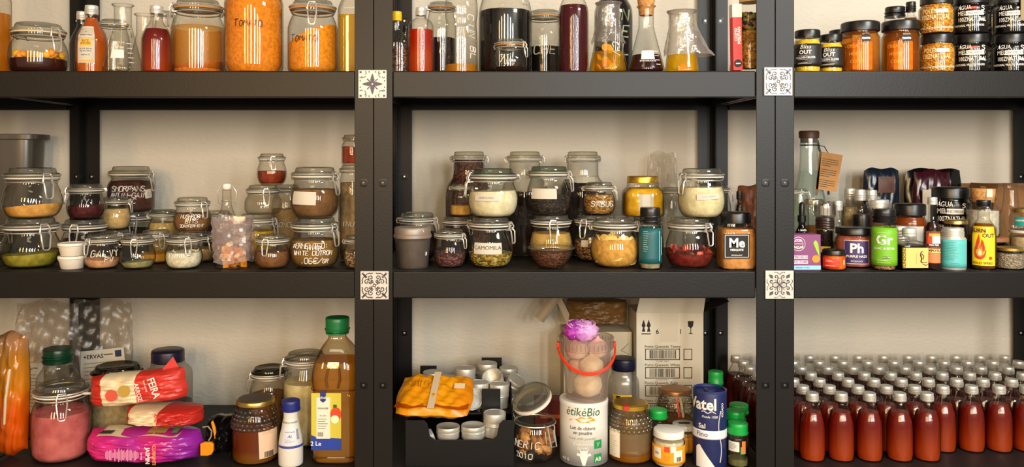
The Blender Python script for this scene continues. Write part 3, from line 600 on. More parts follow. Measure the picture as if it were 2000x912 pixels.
def honeycomb(label, cx, w_, top):
    t = lidded(label, cx, w_, top, .075, S1, liquid('d0781c', .80), .97, BLACKP, .19, 1.0)
    m = M(); s = .0058; hw = t.R*.72
    # a chunk of comb hanging in the honey: hexagonal cells stand proud of a slab
    M().box(-t.R*.62, t.R*.5, -t.R*.45, t.R*.4, t.H*.06, t.H*.62).obj('honeycomb', powder('e39c14', 'f2b62a', 60), t, False, .004)
    M().lathe([(0, 0), (.0105, 0), (.0105, .0007), (0, .0007)], 28).obj('round_sticker', INK, t)
    st = [o for o in t.e.children if o.name.startswith('round_sticker')][0]; a = t.th(cx+10); p = cyl(t.rf, a, t.zl(75), .0008)
    st.location = p; st.rotation_euler = (pi/2, 0, a); rtext(t, 'taste', a, t.zl(75), .0088, WHITE, .03, off=.0030); rtext(t, 'GREAT', a, t.zl(67), .0045, WHITE, .01, off=.003); rtext(t, '* * *', a, t.zl(83), .005, WHITE, .01, off=.003)
    EMB = solid('d99a2c', .4)
    for i, s_ in enumerate(('CREATIVE', 'HONEY', 'COMB')): rtext(t, s_, t.th(cx-6), t.zl(90+15*i), .011, EMB, .0, xs=.9)
honeycomb('honeycomb jar with black lid, next to the turmeric jars', 1680, 71, 40); honeycomb('honeycomb jar with black lid, next to the pollen jars', 1759, 69, 38)
bottle('dark screw-capped bottle behind the right honeycomb jar', 1748, 42, 12, .21, S1, JARP, liquid('2a1408', .1), .9, BLACKP, .86, .14, ridge=2); bottle('amber screw-capped bottle squeezed behind the upper pollen jar', 1779, 30, 3, .2, S1, CYLB, liquid('8a4a10', .2), .9, BLACKP, .6, .13)
POL = seeds(['e08a12', 'f0a928', 'c96f0c', 'f5bf4a'], 210); OFFW = solid('e9e2d4', .6); REDP = solid('c8452c', .6)
def condiment(label, cx, w_, top, y, base, kind, group=None, n=0, x=None):
    pol = kind == 'pollen'
    t = lidded(label, cx, w_, top, y, base, POL if pol else liquid('120b0a', .03), .95, BLACKP, .24, .93, group=group, x=x)
    if n: return t
    a = t.th(cx-2); H = t.H; s = H/.088
    if pol:
        rtext(t, 'PÓLEN', a-.30, H*.55, .0135*s, solid('f3d9a0', .6), .0, xs=.72); patch(t, 'white_strip', a+.38, H*.555, .027, .0085*s, OFFW, nx=6, nz=1); rtext(t, '100ZNATURAL', a, H*.40, .0145*s, solid('f3d9a0', .6), 0, xs=.62)
        rtext(t, 'PORTUGAL VILA DE FRADES PRODUCTION', a, H*.13, .0052*s, OFFW, .01, xs=.8)
    else:
        rtext(t, 'ÁGUA', a-.62, H*.645, .0135*s, OFFW, .0, xs=.72, align='LEFT')
        if kind == 'red': patch(t, 'red_strip', a+.12, H*.635, .022, .005*s, REDP, nx=5, nz=1)
        rtext(t, 'MEL', a-.62, H*.50, .0135*s, OFFW, .0, xs=.72, align='LEFT'); patch(t, 'white_strip', a+.28, H*.50, .037, .010*s, OFFW, nx=8, nz=1); rtext(t, 'CONDIMENTO', a+.28, H*.50, .008*s, solid('8f8a82', .6), .02, xs=.8)
        rtext(t, '100ZNATURAL', a-.62, H*.34, .0135*s, OFFW, 0, xs=.64, align='LEFT'); rtext(t, '280g', a+.60, H*.33, .007*s, OFFW, .02)
        rtext(t, 'PORTUGAL VILA DE FRADES', a-.05, H*.19, .0062*s, OFFW, .01, xs=.8); hand(t, 'S', a+.72, H*.62, .010, OFFW, .0009)
    return t
cb = 'stacked black-lidded jars on the top shelf'
a1 = condiment('lower pollen jar with orange granules and black lid', 1831, 62, 65, .06, S1, 'pollen', cb); condiment('upper pollen jar standing on the lower pollen jar', 1829, 62, -12, .06, a1.top, 'pollen', cb)
a2 = condiment('lower black water-honey jar with red strip beside the pollen jars', 1897, 66, 65, .065, S1, 'red', cb); condiment('upper black water-honey jar with red strip beside the pollen jars', 1896, 66, -12, .065, a2.top, 'red', cb)
a3 = condiment('lower black water-honey jar cut by the right frame edge', 1973, 65, 65, .065, S1, 'plain', cb); a4 = condiment('upper black water-honey jar cut by the right frame edge', 1976, 65, -12, .065, a3.top, 'plain', cb)
M().box(-.006, .006, -a4.R-.0028, -a4.R-.0012, a4.H*.3, a4.H*1.0).obj('twine_tag', solid('8d7a5c', .9), a4, False, .0006)
for k, px in enumerate((1875, 1938)):
    b = condiment(f'rear lower black jar in the gap {("left", "right")[k]} of the red-strip jars', px, 62, 68, .19, S1, 'plain', cb, 1); condiment(f'rear upper black jar in the gap {("left", "right")[k]} of the red-strip jars', px, 62, -4, .19, b.top, 'plain', cb, 1)
# ================================================================== MIDDLE SHELF, left unit
t = T('storage_tub', 'grey translucent plastic tub standing far back at the left edge', 'tub', wx(28, .43), .43, S2); t.H = wz(262, .41)-S2
M().lathe([(0, 0), (.055, 0), (.058, .004), (.068, t.H-.016), (.080, t.H-.014), (.081, t.H-.002), (.078, t.H), (.068, t.H-.001), (.056, .006), (0, .006)], 40, sq=5, sy=.7).obj('tub_body', glass('c4bfb6', 'a8a298', .35, .15, 0, .25, 'a59c8e'), t)
g1 = 'stacked clip jars on the middle left shelf'
a = jar('clip jar of yellow-green powder at the left front of the middle shelf', 60, 108, 422, .088, S2, 'round', .42, powder('8c8420', 'a39a34', 70), 55, .05, group=g1)
hand(a, 'TURMERI', a.th(52), a.hb*.58, .012, glass('dcdccf', 'c9c9b8'), .0006)
jar('clip jar of pale orange powder stacked on the green powder jar', 63, 107, 327, .088, a.top, 'round', .36, powder('d99b45', 'e5ae5c', 60), 58, .10, -.3, group=g1)
jar('clip jar cut off by the left edge, behind the green powder jar', -8, 58, 440, .3, S2, 'round', .6, powder('6b6148'), 80)
a = jar('dark clip jar with front clasp under the small beetroot jar', 165, 88, 425, .19, S2, 'round', .8, powder('33201c', '452a22'), 2, group=g1)
b = jar('small clip jar of dark beetroot powder stacked behind white tubs', 168, 70, 358, .19, a.top, 'round', .55, powder('3c1014', '55181c', 120), -75, .03, group=g1); hand(b, 'IYI', b.th(170), b.hb*.72, .012, CHALK, .0006)
b = jar('black clip jar supporting the tan powder jar', 226, 58, 446, .29, S2, 'round', .7, powder('221a18'), 40, group=g1)
jar('small clip jar of tan powder in front of the brown lettered jar', 226, 56, 383, .29, b.top, 'round', .86, powder('c9a468', 'd6b57c', 80), 90, group=g1)
b = jar('black clip jar under the brown lettered jar', 262, 78, 410, .405, S2, 'round', .8, powder('1c1414'), 20, group=g1); hand(b, 'M', b.th(262), b.hb*.7, .012, CHALK, .0008)
b = jar('brown powder clip jar lettered in white with a small paper sticker', 256, 86, 324, .405, b.top, 'straight', .95, powder('45211c', '55302a', 60), 80, group=g1)
hand(b, 'SMORFANS', b.th(250), b.hb*.72, .014, CHALK, .0010, step=4.8); hand(b, 'ANTIM-GAIN', b.th(250), b.hb*.52, .013, CHALK, .0010, step=4.6); hand(b, 'GC', b.th(258), b.hb*.34, .012, CHALK, .0009); patch(b, 'paper_sticker', b.th(287), b.hb*.56, .024, .024, PAPER, nx=6, nz=3, tilt=.12); lines(b, b.th(287), [b.hb*.56+k*.004 for k in (-1.5, -.5, .5)], .016, INK, off=.0012)
z = S2
for k, nm in enumerate(('lower', 'upper')):
    t = T('plastic_tub', f'small white lidded plastic tub, {nm} one of the stacked pair', 'tub', wx(141, .055), .055, z, 'white tubs'); R = 26*(D+.055)/F; H = (wz(473, .055)-S2)/2; t.H = H
    M().lathe([(0, 0), (R*.74, 0), (R*.78, .001), (R*.92, H*.66), (R*.97, H*.67), (R*.97, H*.74), (R*.8, H*.74)], 32).obj('tub_body', solid('d9cfbf', .45), t)
    M().lathe([(0, H*.76), (R*.97, H*.76), (R, H*.79), (R, H*.93), (R*.96, H*.98), (R*.86, H*.985), (R*.84, H*.95), (0, H*.95)], 32).obj('lid', solid('e9e1d3', .4), t); z += H*.99
g2 = 'small clip jars along the front of the middle left shelf'
a = jar('small clip jar of pinkish powder lettered GALVY at the front', 200, 67, 455, .06, S2, 'round', .42, powder('c98e62', 'd9a67c', 80), -25, .06, 2.6, group=g2); hand(a, 'GALVY', a.th(206), a.hb*.68, .014, CHALK, .0009); hand(a, 'PW', a.th(212), a.hb*.42, .011, CHALK, .0009)
a = jar('small clip jar with a bit of dull green leaf powder at the front', 269, 67, 456, .06, S2, 'round', .30, powder('8d8a5e', 'a5a070', 70), 12, .08, group=g2)
a = jar('small clip jar of white coconut shreds at the front', 359, 71, 454, .06, S2, 'round', .70, powder('d9d2b4', 'ece6cf', 110), 32, group=g2); hand(a, 'IYUNYS', a.th(350), a.hb*.6, .010, CHALK, .0008)
SHRED = protomesh(M().box(-.007, .007, -.0012, .0012, -.0004, .0004), solid('ece7d4', .6), .007, False); chunks(a, 'shred', SHRED, 46, .010, a.hb*.76, .7, 1.1, None, .97, 6)
jar('clip jar with yellow powder between two front jars', 305, 62, 447, .17, S2, 'straight', .40, powder('c98a12', 'e0a428'), 40, group=g2)
jar('green-lidded clip jar behind the mushroom bits jar', 320, 58, 408, .3, S2, 'straight', .9, powder('b59a5a', 'c4ab6e'), 100, lid=glass('b4c0a6', '55624a', .03, .11, 0, .05))
a = jar('clip jar of tan powder under the mushroom bits jar', 385, 70, 450, .18, S2, 'round', .7, powder('a98550', 'b8965f'), 62, group=g1)
a = jar('clip jar lettered mushroom bits 2 day ferment, stacked', 376, 72, 384, .18, a.top, 'round', .8, powder('6e4a28', '8d6238', 50, .8), 55, group=g1)
for s, k in (('MUSHROOM', .70), ('BITS', .50), ('2DAYFERMENT', .30)): hand(a, s, a.th(374), a.hb*k, .0095 if s == 'BITS' else .0082 if s[0] == 'M' else .0068, CHALK, .0008, step=4.7)
jar('dark burgundy clip jar left of the swing-top bottle', 425, 58, 410, .3, S2, 'straight', .95, powder('2c1014', '3d181c'), 30)
t = bottle('small swing-top bottle with white stopper behind the film-wrapped jar', 443, 44, 371, .165, S2, smoothp([(.92, 0), (1, .02), (1, .3), (1, .48), (.9, .58), (.6, .7), (.44, .78), (.40, .84), (.38, 1)], 3), None); swing_top(t, t.hg, .4*t.R)
t = T('square_jar', 'square glass jar of orange peels draped in crumpled film', 'jar', wx(456, .065), .065, S2); t.R = .036; t.H = .116
P = smoothp([(.030, 0), (.0345, .002), (.036, .008), (.036, .06), (.037, .105), (.038, .116)], 2); t.rf = rfun(P); M().lathe([(0, 0)]+P, 40, sq=6).obj('glass_body', CLEAR, t)
PEEL = [solid('e59412', .5), solid('f0b240', .5), solid('d97f10', .5)]
chunks(t, 'orange_peel', protomesh(M().box(-.011, .011, -.0075, .0075, -.0022, .0022), PEEL[0], .010, False), 24, .010, .046, .8, 1.1, PEEL, .95, 12)
rnd = random.Random(4); v, f = [], []; K, n = 16, 44
for j in range(K+1):
    for i in range(n):
        a_ = tau*i/n; c, d = cos(a_), sin(a_); k = (abs(c)**6+abs(d)**6)**(-1/6); z_ = .119-(.119-.016)*j/K
        r = (.0405+.0035*sin(5*a_+j*.9)*sin(j*.7)+rnd.uniform(-.0018, .0018)); v.append((r*k*c, r*k*d, z_+.004*sin(3*a_+j)*(1 if j == K else .3)))
f = [(j*n+i, (j+1)*n+i, (j+1)*n+(i+1) % n, j*n+(i+1) % n) for j in range(K) for i in range(n)]
M().add(v, f).obj('crumpled_film', glass('faf3f0', 'dccfca', .2, .08, 60, .26, 'f3dfdc', .2), t, angle=20)
a = jar('clip jar of bright yellow powder behind the film-wrapped jar', 503, 78, 415, .222, S2, 'straight', .85, powder('c49a10', 'd9b128'), 70, group=g1)
a = jar('empty-looking low clip jar between yellow jar and paprika jar', 514, 70, 360, .222, a.top, 'low', .0, None, 25, group=g1)
jar('small clip jar of rust-red paprika at the top of a stack', 531, 57, 300, .222, a.top, 'round', .62, powder('7d2c0e', '963a16', 90), 20, group=g1)
a = jar('tall pale clip jar behind the labelled brown powder jar', 560, 58, 360, .34, S2, 'straight', .75, powder('a5875a'), 60); hand(a, 'BOND', a.th(553), a.hb*.5, .012, CHALK, .0008)
jar('small clip jar of brown powder with front clasp', 532, 69, 455, .065, S2, 'round', .72, powder('6e4424', '84552e', 80), -8, group=g2)
a = jar('clip jar lettered in white fermented White Dutron with a price', 615, 97, 422, .086, S2, 'round', .80, powder('7d5a26', '8f6a30', 50), 62, group=g1)
a.H = a.H
for s, k, z_, px in (('fERMENTED:', .67, .0110, 605), ('WHITE DUTRON', .47, .0098, 610), ('.06e/gr', .25, .0130, 612)): hand(a, s, a.th(px), a.hb*k, z_, CHALK, .0010, step=4.9)
b = jar('clip jar of brown powder with white paper label stacked by left posts', 615, 96, 326, .086, a.top, 'round', .80, powder('6b4a2a', '7d5832', 60), 66, group=g1)
th = b.th(592); patch(b, 'paper_label', th, b.hb*.57, .062, .030, PAPER, tilt=-.03); hand(b, 'Wan', th-.45, b.hb*.66, .006, INK, .0003); hand(b, 'ferment', th-.1, b.hb*.56, .007, INK, .0003)
a = jar('tall clip jar of beige powder half hidden by the left posts', 690, 58, 322, .2, S2, 'straight', .9, powder('a3855a', 'b5966a'), 60); hand(a, 'INU', a.th(680), a.zl(437), .012, CHALK, .0009)
jar('small clip jar of paprika on top of the tall beige jar', 690, 46, 263, .2, a.top, 'straight', .8, powder('8d3210', 'a3401c'), 20, gasket=GASKET_O)
jar('clip jar of mixed beige seeds cut off by the left posts', 700, 59, 457, .065, S2, 'round', .7, seeds(['8d6238', 'd9c4a0', '5e3a20', 'c9ae82'], 190), 120)
# ================================================================== MIDDLE SHELF, middle unit
t = T('plastic_tub', 'translucent plastic tub of grey-brown powder against the left posts', 'tub', wx(806, .075), .075, S2); R = 37*(D+.075)/F; t.H = H = ztop(441, .075, R)-S2; t.R = R
P = [(R*.76, 0), (R*.8, .002), (R*.93, H*.70), (R*.95, H*.72)]; t.rf = rfun(P); M().lathe([(0, 0)]+P, 36).obj('tub_body', FOG, t); fill(t, 'powder', .003, H*.66, powder('54443c', '645248', 50))
M().lathe([(0, H*.73), (R*.96, H*.73), (R, H*.75), (R, H*.82), (R*.95, H*.83), (R*.97, H*.96), (R*.92, H), (0, H)], 36).obj('lid', glass('e6d6c6', 'c9b5a2', .45, .2, 0, .35, 'd9c2ae'), t); patch(t, 'tiny_sticker', t.th(836), H*.36, .005, .008, WHITE, nx=3, nz=2)
g3 = 'clip jars on the middle shelf of the middle unit'
jar('clip jar of near-black contents behind the plastic tub', 815, 79, 413, .2, S2, 'round', .8, powder('2a1a16', '3a2620'), 70, group=g3)
a = jar('dark clip jar under the small tan jar', 893, 64, 420, .2, S2, 'round', .8, powder('241814'), 50, group=g3)
jar('tiny clip jar of tan powder before the tall reddish seed jar', 901, 45, 358, .2, a.top, 'straight', .42, powder('c9963c', 'd9aa55'), 75, group=g3)
a = jar('small clip jar of purple-pink petals with dark scribble', 879, 64, 446, .08, S2, 'round', .55, seeds(['5a2a2e', '7d4a48', '3d1a20', '94625a'], 170), 58, group=g3); hand(a, 'AHJILES', a.th(872), a.hb*.55, .013, solid('2a0d10', .7), .0008, step=4.4)
a = jar('clip jar labelled CAMOMILA with yellow dried flowers', 958, 90, 421, .09, S2, 'round', .40, seeds(['b58a1a', 'd9b43c', '6e5a1c', 'e0cf8a', '8d7a2c'], 150), 62, group=g3)
th = a.th(952); patch(a, 'paper_label', th, a.hb*.56, .068, .026, PAPER); rtext(a, 'CAMOMILA', th, a.hb*.58, .0125, solid('4a443c', .7), .0, off=.0016)
b = jar('clip jar of white powder with narrow label on the camomile jar', 963, 99, 328, .09, a.top, 'round', .78, powder('e3d7ae', 'eee4c4', 60), -78, .03, group=g3, lid=glass('c2ccb4', '5a6650', .03, .11, 0, .05))
th = b.th(950); patch(b, 'paper_label', th, b.hb*.60, .060, .014, PAPER); rtext(b, 'SEMOLINA', th, b.hb*.60, .0075, solid('a09a8e', .7), .02, off=.0016)
def shoulder_jar(label, cx, mat, level, white=0, clip=70, w_=92, top=296):
    """tall storage jar: square shoulders, narrower clip-top neck"""
    y = .335; R = w_/2*(D+y)/F; t = T('storage_jar', label, 'jar', wx(cx, y), y, S2, 'tall storage jars at the back'); t.R = R; t.H = ztop(top, y, R)-S2; H = t.H; r = .80*R; hb = H-.62*r
    P = smoothp([(.90*R, 0), (.98*R, .004), (R, .012), (R, H*.3), (R, H*.52), (.985*R, H*.60), (.90*R, H*.68), (.72*R, H*.74), (.66*R, H*.78), (.655*R, hb)], 3); t.rf = rfun(P); t.hb = hb
    M().lathe([(0, 0)]+P+[(.655*R, hb+.10*R), (.73*R, hb+.12*R), (.73*R, hb+.16*R), (.62*R, hb+.16*R)], 36).obj('glass_body', GLASS, t)
    M().lathe([(.6*R, hb+.165*R), (.745*R, hb+.165*R), (.745*R, hb+.205*R), (.6*R, hb+.205*R)], 36).obj('rubber_gasket', solid('b5afa4', .6), t)
    M().lathe([(0, hb+.21*R), (.75*R, hb+.21*R), (.76*R, hb+.31*R), (.64*R, hb+.34*R), (.62*R, hb+.47*R), (.56*R, hb+.50*R), (0, hb+.48*R)], 36).obj('glass_lid', LID, t)
    wire_set(t, r, hb, math.radians(clip), False); fill(t, 'contents', .003, H*level, mat, rough=.002)
    if white: band(t, 'white_powder_line', H*level, H*(level+white), powder('c9c0ae'), -.003)
    return t
shoulder_jar('tall shouldered jar of reddish-brown seeds behind the white powder jar', 916, seeds(['5a3024', '6e4032', '3c1c18', '7d5040'], 210), .93)
shoulder_jar('tall shouldered jar of dark contents between white and black-seed jars', 1025, powder('1c1412', '2a1c18'), .6, clip=75)
shoulder_jar('tall shouldered jar with dark contents under a white layer', 1138, powder('221816', '2e2220'), .70, .06, -60)
a = jar('clip jar of tan flour behind the glass bowl of brown seeds', 1076, 86, 417, .178, S2, 'round', .86, powder('c29a4e', 'cfab62', 40), 2, group=g3)
b = jar('clip jar of black seeds with blank white label', 1072, 88, 324, .178, a.top, 'round', .55, seeds(['1a1412', '33261f', '58473a', '0e0a09'], 230), 62, group=g3, lid=glass('c2ccb4', '5a6650', .03, .11, 0, .05))
patch(b, 'paper_label', b.th(1061), b.hb*.62, .066, .025, PAPER)
t = T('glass_bowl', 'small round glass bowl of brown flax seeds at the front', 'bowl', wx(1076, .065), .065, S2); R = 45*(D+.065)/F; H = wz(476, .065)-S2; t.R, t.H = R, H
P = smoothp([(.52*R, 0), (.56*R, .003), (.72*R, H*.25), (.88*R, H*.52), (.95*R, H*.74), (1.0*R, H*.80), (1.0*R, H*.88), (.95*R, H*.92), (.94*R, H)], 3); t.rf = rfun(P)
M().lathe([(0, 0)]+P, 40).obj('glass_body', GLASS, t); fill(t, 'flax_seeds', .004, H*.72, seeds(['5e3018', '7d4424', '421e10', '8d5834'], 240), rough=.0012)
M().tube([(1.0*R*cos(tau*i/32), 1.0*R*sin(tau*i/32), H*.84) for i in range(32)], .0022, 6, True).obj('rim_band', LID, t)
a = jar('clip jar of mixed red-brown seeds behind the dried slices jar', 1158, 78, 417, .2, S2, 'round', .6, seeds(['7d4424', 'c9a878', '5e2a18', 'b58a5c'], 180), -35, group=g3); patch(a, 'paper_label', a.th(1142), a.hb*.55, .018, .016, PAPER, nx=4, nz=2)
b = jar('small clip jar of golden flower buds lettered SABUG', 1170, 63, 355, .2, a.top, 'round', .88, seeds(['b5803c', 'd9a95c', '8a5a26', 'c99648'], 170), 70, group=g3); hand(b, 'SABUG', b.th(1178), b.hb*.5, .013, CHALK, .0009)
a = jar('clip jar packed with pale yellow dried apple slices', 1201, 96, 421, .092, S2, 'round', .80, powder('c9923a', 'd9a44c'), 66, group=g3)
AP = [solid('efce7c', .45), solid('f3d992', .45), solid('e5b95c', .45), solid('edc46c', .45)]; chunks(a, 'fruit_slice', DISC(.0145, .0016, AP[0], 16), 60, .0195, a.hb*.84, .8, 1.15, AP, 1.0, 21, 1, .97)
a = jar('dark clip jar hidden under the yellow-lidded jar', 1263, 66, 420, .205, S2, 'round', .8, powder('241a14'), 120, group=g3)
t = lidded('square jar of yellow spice with gold lid and blue-scribbled label', 1255, 75, 343, .205, a.top, powder('c9960e', 'dba820', 60), .82, GOLD, .17, .80, prof=smoothp([(.86, 0), (.97, .02), (1, .08), (1, .4), (1, .66), (.93, .76), (.80, .84), (.76, .88), (.76, 1)], 3), sq=5)
th = t.th(1260); patch(t, 'paper_label', th, t.H*.36, .042, .040, PAPER, off=.001); BL = solid('25459a', .6)
for s, k in (('LOCAL', .46), ('BERRY', .36), ('CURRY', .24)): hand(t, s, th, t.H*k, .0085, BL, .0006, step=5)
t = bottle('slim teal-labelled spice bottle with black cap on the middle shelf', 1270, 43, 404, .05, S2, JARP, None, 0, BLACKP, .92, .26, name='spice_bottle', ridge=2); fill(t, 'spice', .003, t.H*.62, powder('8d8566', '9d9576'), rf=t.rf)
band(t, 'teal_label', t.H*.10, t.H*.67, solid('17565a', .5)); PW = solid('cfe0dc', .6); a_ = t.th(1262); lines(t, a_, [t.H*(.3+.035*k) for k in range(10)], .014, PW); patch(t, 'white_edge', t.th(1287), t.H*.38, .0015, t.H*.48, PW, nx=1, nz=2, off=.0009); patch(t, 'white_panel', t.th(1291), t.H*.38, .004, t.H*.3, PW, nx=1, nz=2, off=.0009)
jar('empty clip jar behind the gap left of the labelled white jar', 1312, 48, 365, .29, S2, 'straight', .0, None, 60)
jar('dark wire-clasped jar behind the labelled white powder jar', 1398, 58, 360, .28, S2, 'straight', .0, None, 70)
a = jar('clip jar of dried red chilli flakes on the middle shelf', 1347, 93, 422, .085, S2, 'round', .40, powder('5a1208', '7d1f10'), 35, group=g3)
CH = [solid('7a180c', .4), solid('9a2614', .4), solid('b83c1a', .4), solid('560e08', .4)]; cm = M(); 
cm.add(*grid_sheet(3, 3, lambda u, q: ((u-.5)*.020, (q-.5)*.012, .004*sin(5*u+2)*cos(4*q)+.002*sin(9*q)))); chunks(a, 'chilli_flake', protomesh(cm, CH[0], .010), 90, .0145, a.hb*.55, .7, 1.2, CH, 1.0, 31)
b = jar('clip jar of cream-white powder with small tilted label, on chilli jar', 1370, 91, 328, .085, a.top, 'round', .86, powder('dccf9e', 'e8dcb4', 60), -64, .02, group=g3)
th = b.th(1384); patch(b, 'paper_label', th, b.hb*.62, .054, .013, PAPER, tilt=.06); rtext(b, 'COCONUT', th, b.hb*.62, .006, solid('b5aea0', .7), .01, off=.0016, rot=.06)
SQJ = smoothp([(.90, 0), (.98, .02), (1, .08), (1, .4), (1, .70), (.98, .80), (.90, .88), (.82, .91), (.80, 1)], 3)
t = lidded('square jar of mesquite seasoning labelled Me with a black lid', 1437, 69, 412, .062, S2, powder('c98644', 'd99a58', 70), .86, BLACKP, .20, .84, prof=SQJ, sq=6, cname='mesquite_powder')
def element(t, px, zc, w_, h, bg, sym, nm, small, flat=True):
    rf = (lambda z: t.R*1.0) if flat else t.rf; x = (px-CX)*(D+t.Y-t.R)/F-t.X
    if flat:
        q = M().box(x-w_/2, x+w_/2, -t.R-.0007, -t.R+.0012, zc-h/2, zc+h/2).obj('label', bg, t, False); fr = M(); W = WHITE
        for k in (-1, 1): fr.box(x-w_*.46, x+w_*.46, -t.R-.0010, -t.R, zc+k*h*.45-.0005, zc+k*h*.45+.0005); fr.box(x+k*w_*.46-.0005, x+k*w_*.46+.0005, -t.R-.0010, -t.R, zc-h*.45, zc+h*.45)
        fr.obj('label_frame', W, q, False); ftext(t, sym, x, -t.R-.0011, zc+h*.12, h*.52, W, .03, parent=q); ftext(t, nm, x, -t.R-.0011, zc-h*.15, h*.115, W, .03, parent=q); ftext(t, small, x, -t.R-.0011, zc-h*.37, h*.075, W, .01, parent=q)
    else:
        th = t.th(px); patch(t, 'label_frame', th, zc, w_*.94, h*.94, WHITE, off=.0009); patch(t, 'label_panel', th, zc, w_*.90, h*.90, bg, off=.0012)
        rtext(t, sym, th, zc+h*.14, h*.52, WHITE, .03, off=.0017); rtext(t, nm, th, zc-h*.17, h*.125, WHITE, .03, off=.0017); rtext(t, small, th, zc-h*.36, h*.075, WHITE, .01, off=.0017)
element(t, 1439, t.H*.42, .058, .056, INK, 'Me', 'MESQUITE', 'SPICEOLOGY')
bottle('slim dark bottle with black cap behind the mesquite jar', 1444, 18, 373, .19, S2, CYLB, liquid('1c100a', .1), .9, BLACKP, .62, .12)
t = T('paper_pouch', 'crumpled brown paper pouch seen past the right posts', 'pouch', wx(1468, .3), .3, S2); pillow(.075, wz(365, .3)-S2, .05, 5, .004).add([], []).obj('pouch_body', solid('5e3218', .6, 0, .4, .3, 40), t).location = (0, 0, (wz(365, .3)-S2)/2+.005)
t = T('clear_plastic_bag', 'limp clear plastic bag leaning on the wall behind the yellow-lidded jar', 'bag', wx(1293, .46), .46, S2); h = wz(300, .46)-S2; pillow(.085, h, .02, 9, .006, crease=1).obj('bag_film', glass('f8f6f2', 'dcd8d0', .3, .04, 0, .07), t, angle=25).location = (0, 0, h/2+.006)
# ================================================================== MIDDLE SHELF, right unit
# carafe with a hanging tag
t = bottle('greenish glass carafe with brown stopper and a kraft paper tag', 1580, 66, 270, .345, S2, smoothp([(.9, 0), (.99, .012), (1, .05), (1, .30), (.97, .40), (.84, .52), (.66, .64), (.54, .76), (.50, .88), (.50, 1)], 3), liquid('cfdcd4', .85), .72, None, gl=glass('f2f7f3', '8fa39a', .02, .09, 0, .10, 'dce6e0'), name='carafe')
M().lathe([(0, -.012), (.46*t.R, -.012), (.50*t.R, 0), (.56*t.R, .001), (.58*t.R, .016), (.52*t.R, .020), (0, .021)], 28, z=t.hg).obj('stopper', solid('4a2c1c', .5, 0, .4, .3, 80), t)
M().tube([(.50*t.R*cos(tau*i/24), .50*t.R*sin(tau*i/24), t.hg-.018) for i in range(24)]+[], .0015, 5, True).tube([(.5*t.R, -.004, t.hg-.018), (.8*t.R, -.012, t.hg-.022), (1.0*t.R, -.016, t.zl(300))], .0012, 5).tube([(.5*t.R, 0, t.hg-.005), (.62*t.R, 0, t.hg-.03), (.9*t.R, -.006, t.hg-.08), (1.06*t.R, -.01, t.hg-.12), (1.05*t.R, -.012, t.hg-.15)], .0028, 6).obj('cord', solid('15110e', .6), t)
x0 = wx(1600, .31)-t.X; q = Matrix.Translation((x0, -.05, t.zl(296))) @ Matrix.Rotation(.17, 4, 'Y'); KR = solid('a87a4a', .8, 0, .3, .12, 60)
tg = M().box(0, .056, 0, .0008, -.098, .0, q).obj('kraft_tag', KR, t, False); M().box(-.006, .0, .0, .0008, -.115, 0, q @ Matrix.Rotation(-.08, 4, 'Y')).obj('tag_fold', solid('6b4a2a', .8), tg, False)
lm = M()
for i in range(14):
    if i in (4, 9): continue
    lm.box(.006, .048-(.018 if i in (3, 8, 13) else 0), -.0004, 0, -.018-i*.0055, -.0166-i*.0055, q)
lm.obj('tag_print', INK, tg, False)
jar('small clip jar squeezed behind the right posts above the purple box', 1560, 38, 368, .21, S2, 'straight', .3, powder('7d6a50'), 60)
t = bottle('black dropper bottle with rubber bulb behind the purple box', 1566, 31, 430, .13, S2, BOSTON, liquid('0d0a0c', .02), .9, None, gl=glass('8a8490', '2a2830'), name='dropper_bottle')
M().lathe([(0, 0), (.5*t.R, 0), (.52*t.R, .016), (.34*t.R, .017), (.34*t.R, .020), (.36*t.R, .034), (.30*t.R, .044), (.14*t.R, .048), (0, .049)], 24, z=t.hg-.004).obj('dropper_cap', BLACKP, t); rtext(t, 'L BARS', t.th(1568), t.zl(450), .006, WHITE, .02)
lidded('pale glass jar of tan liquid behind the pepper mill', 1590, 40, 388, .255, S2, liquid('b5813c', .4), .6, glass('e6d2b8', 'a89478', .2, .2), .1)
t = T('paper_box', 'purple vegetable-mix paper box with carrot picture beside the right posts', 'box', wx(1572, .02)-.0, .04, S2); x1 = wx(1603, .02)-t.X; x0 = .7005-t.X; h = wz(458, .02)-S2; PUR = solid('7d3f6e', .6); t.H = h
bx_ = M().box(x0, x1, -.02, .022, 0, h).obj('box_body', PUR, t, False, .0005); yf = -.0206
M().box(x0, x1, yf, -.0195, .002, .011).obj('blue_strip', solid('8cc4e8', .6), bx_, False); m = M()
for k in range(2): m.box(x0+.001, x0+.034, yf, -.0195, .0155+k*.011, .0225+k*.011)
m.obj('white_band', solid('f0dfe6', .6), bx_, False); ftext(t, 'TERBOUILLON', x0+.0175, yf-.0003, .030, .0062, PUR, .03, parent=bx_, xs=.8); ftext(t, 'AUX LÉGUMES', x0+.0175, yf-.0003, .019, .006, PUR, .03, parent=bx_, xs=.8); ftext(t, 'alimentaire - 8 cubes', x0+.022, yf-.0003, .0065, .0045, solid('2a6a9a', .6), .01, parent=bx_, xs=.8)
for r in (.0155, .0105): M().tube([(x0+.012+r*cos(tau*i/30), yf, .060+r*sin(tau*i/30)) for i in range(30)], .0006, 4, True).obj('ring_emblem', WHITE, bx_)
ftext(t, 'OUR', x0+.012, yf-.0003, .0675, .0075, WHITE, .03, parent=bx_); ftext(t, 'NATURE', x0+.012, yf-.0003, .052, .006, WHITE, .03, parent=bx_); M().box(x0+.003, x0+.021, yf, -.0195, .0595, .0607).obj('emblem_line', WHITE, bx_, False)
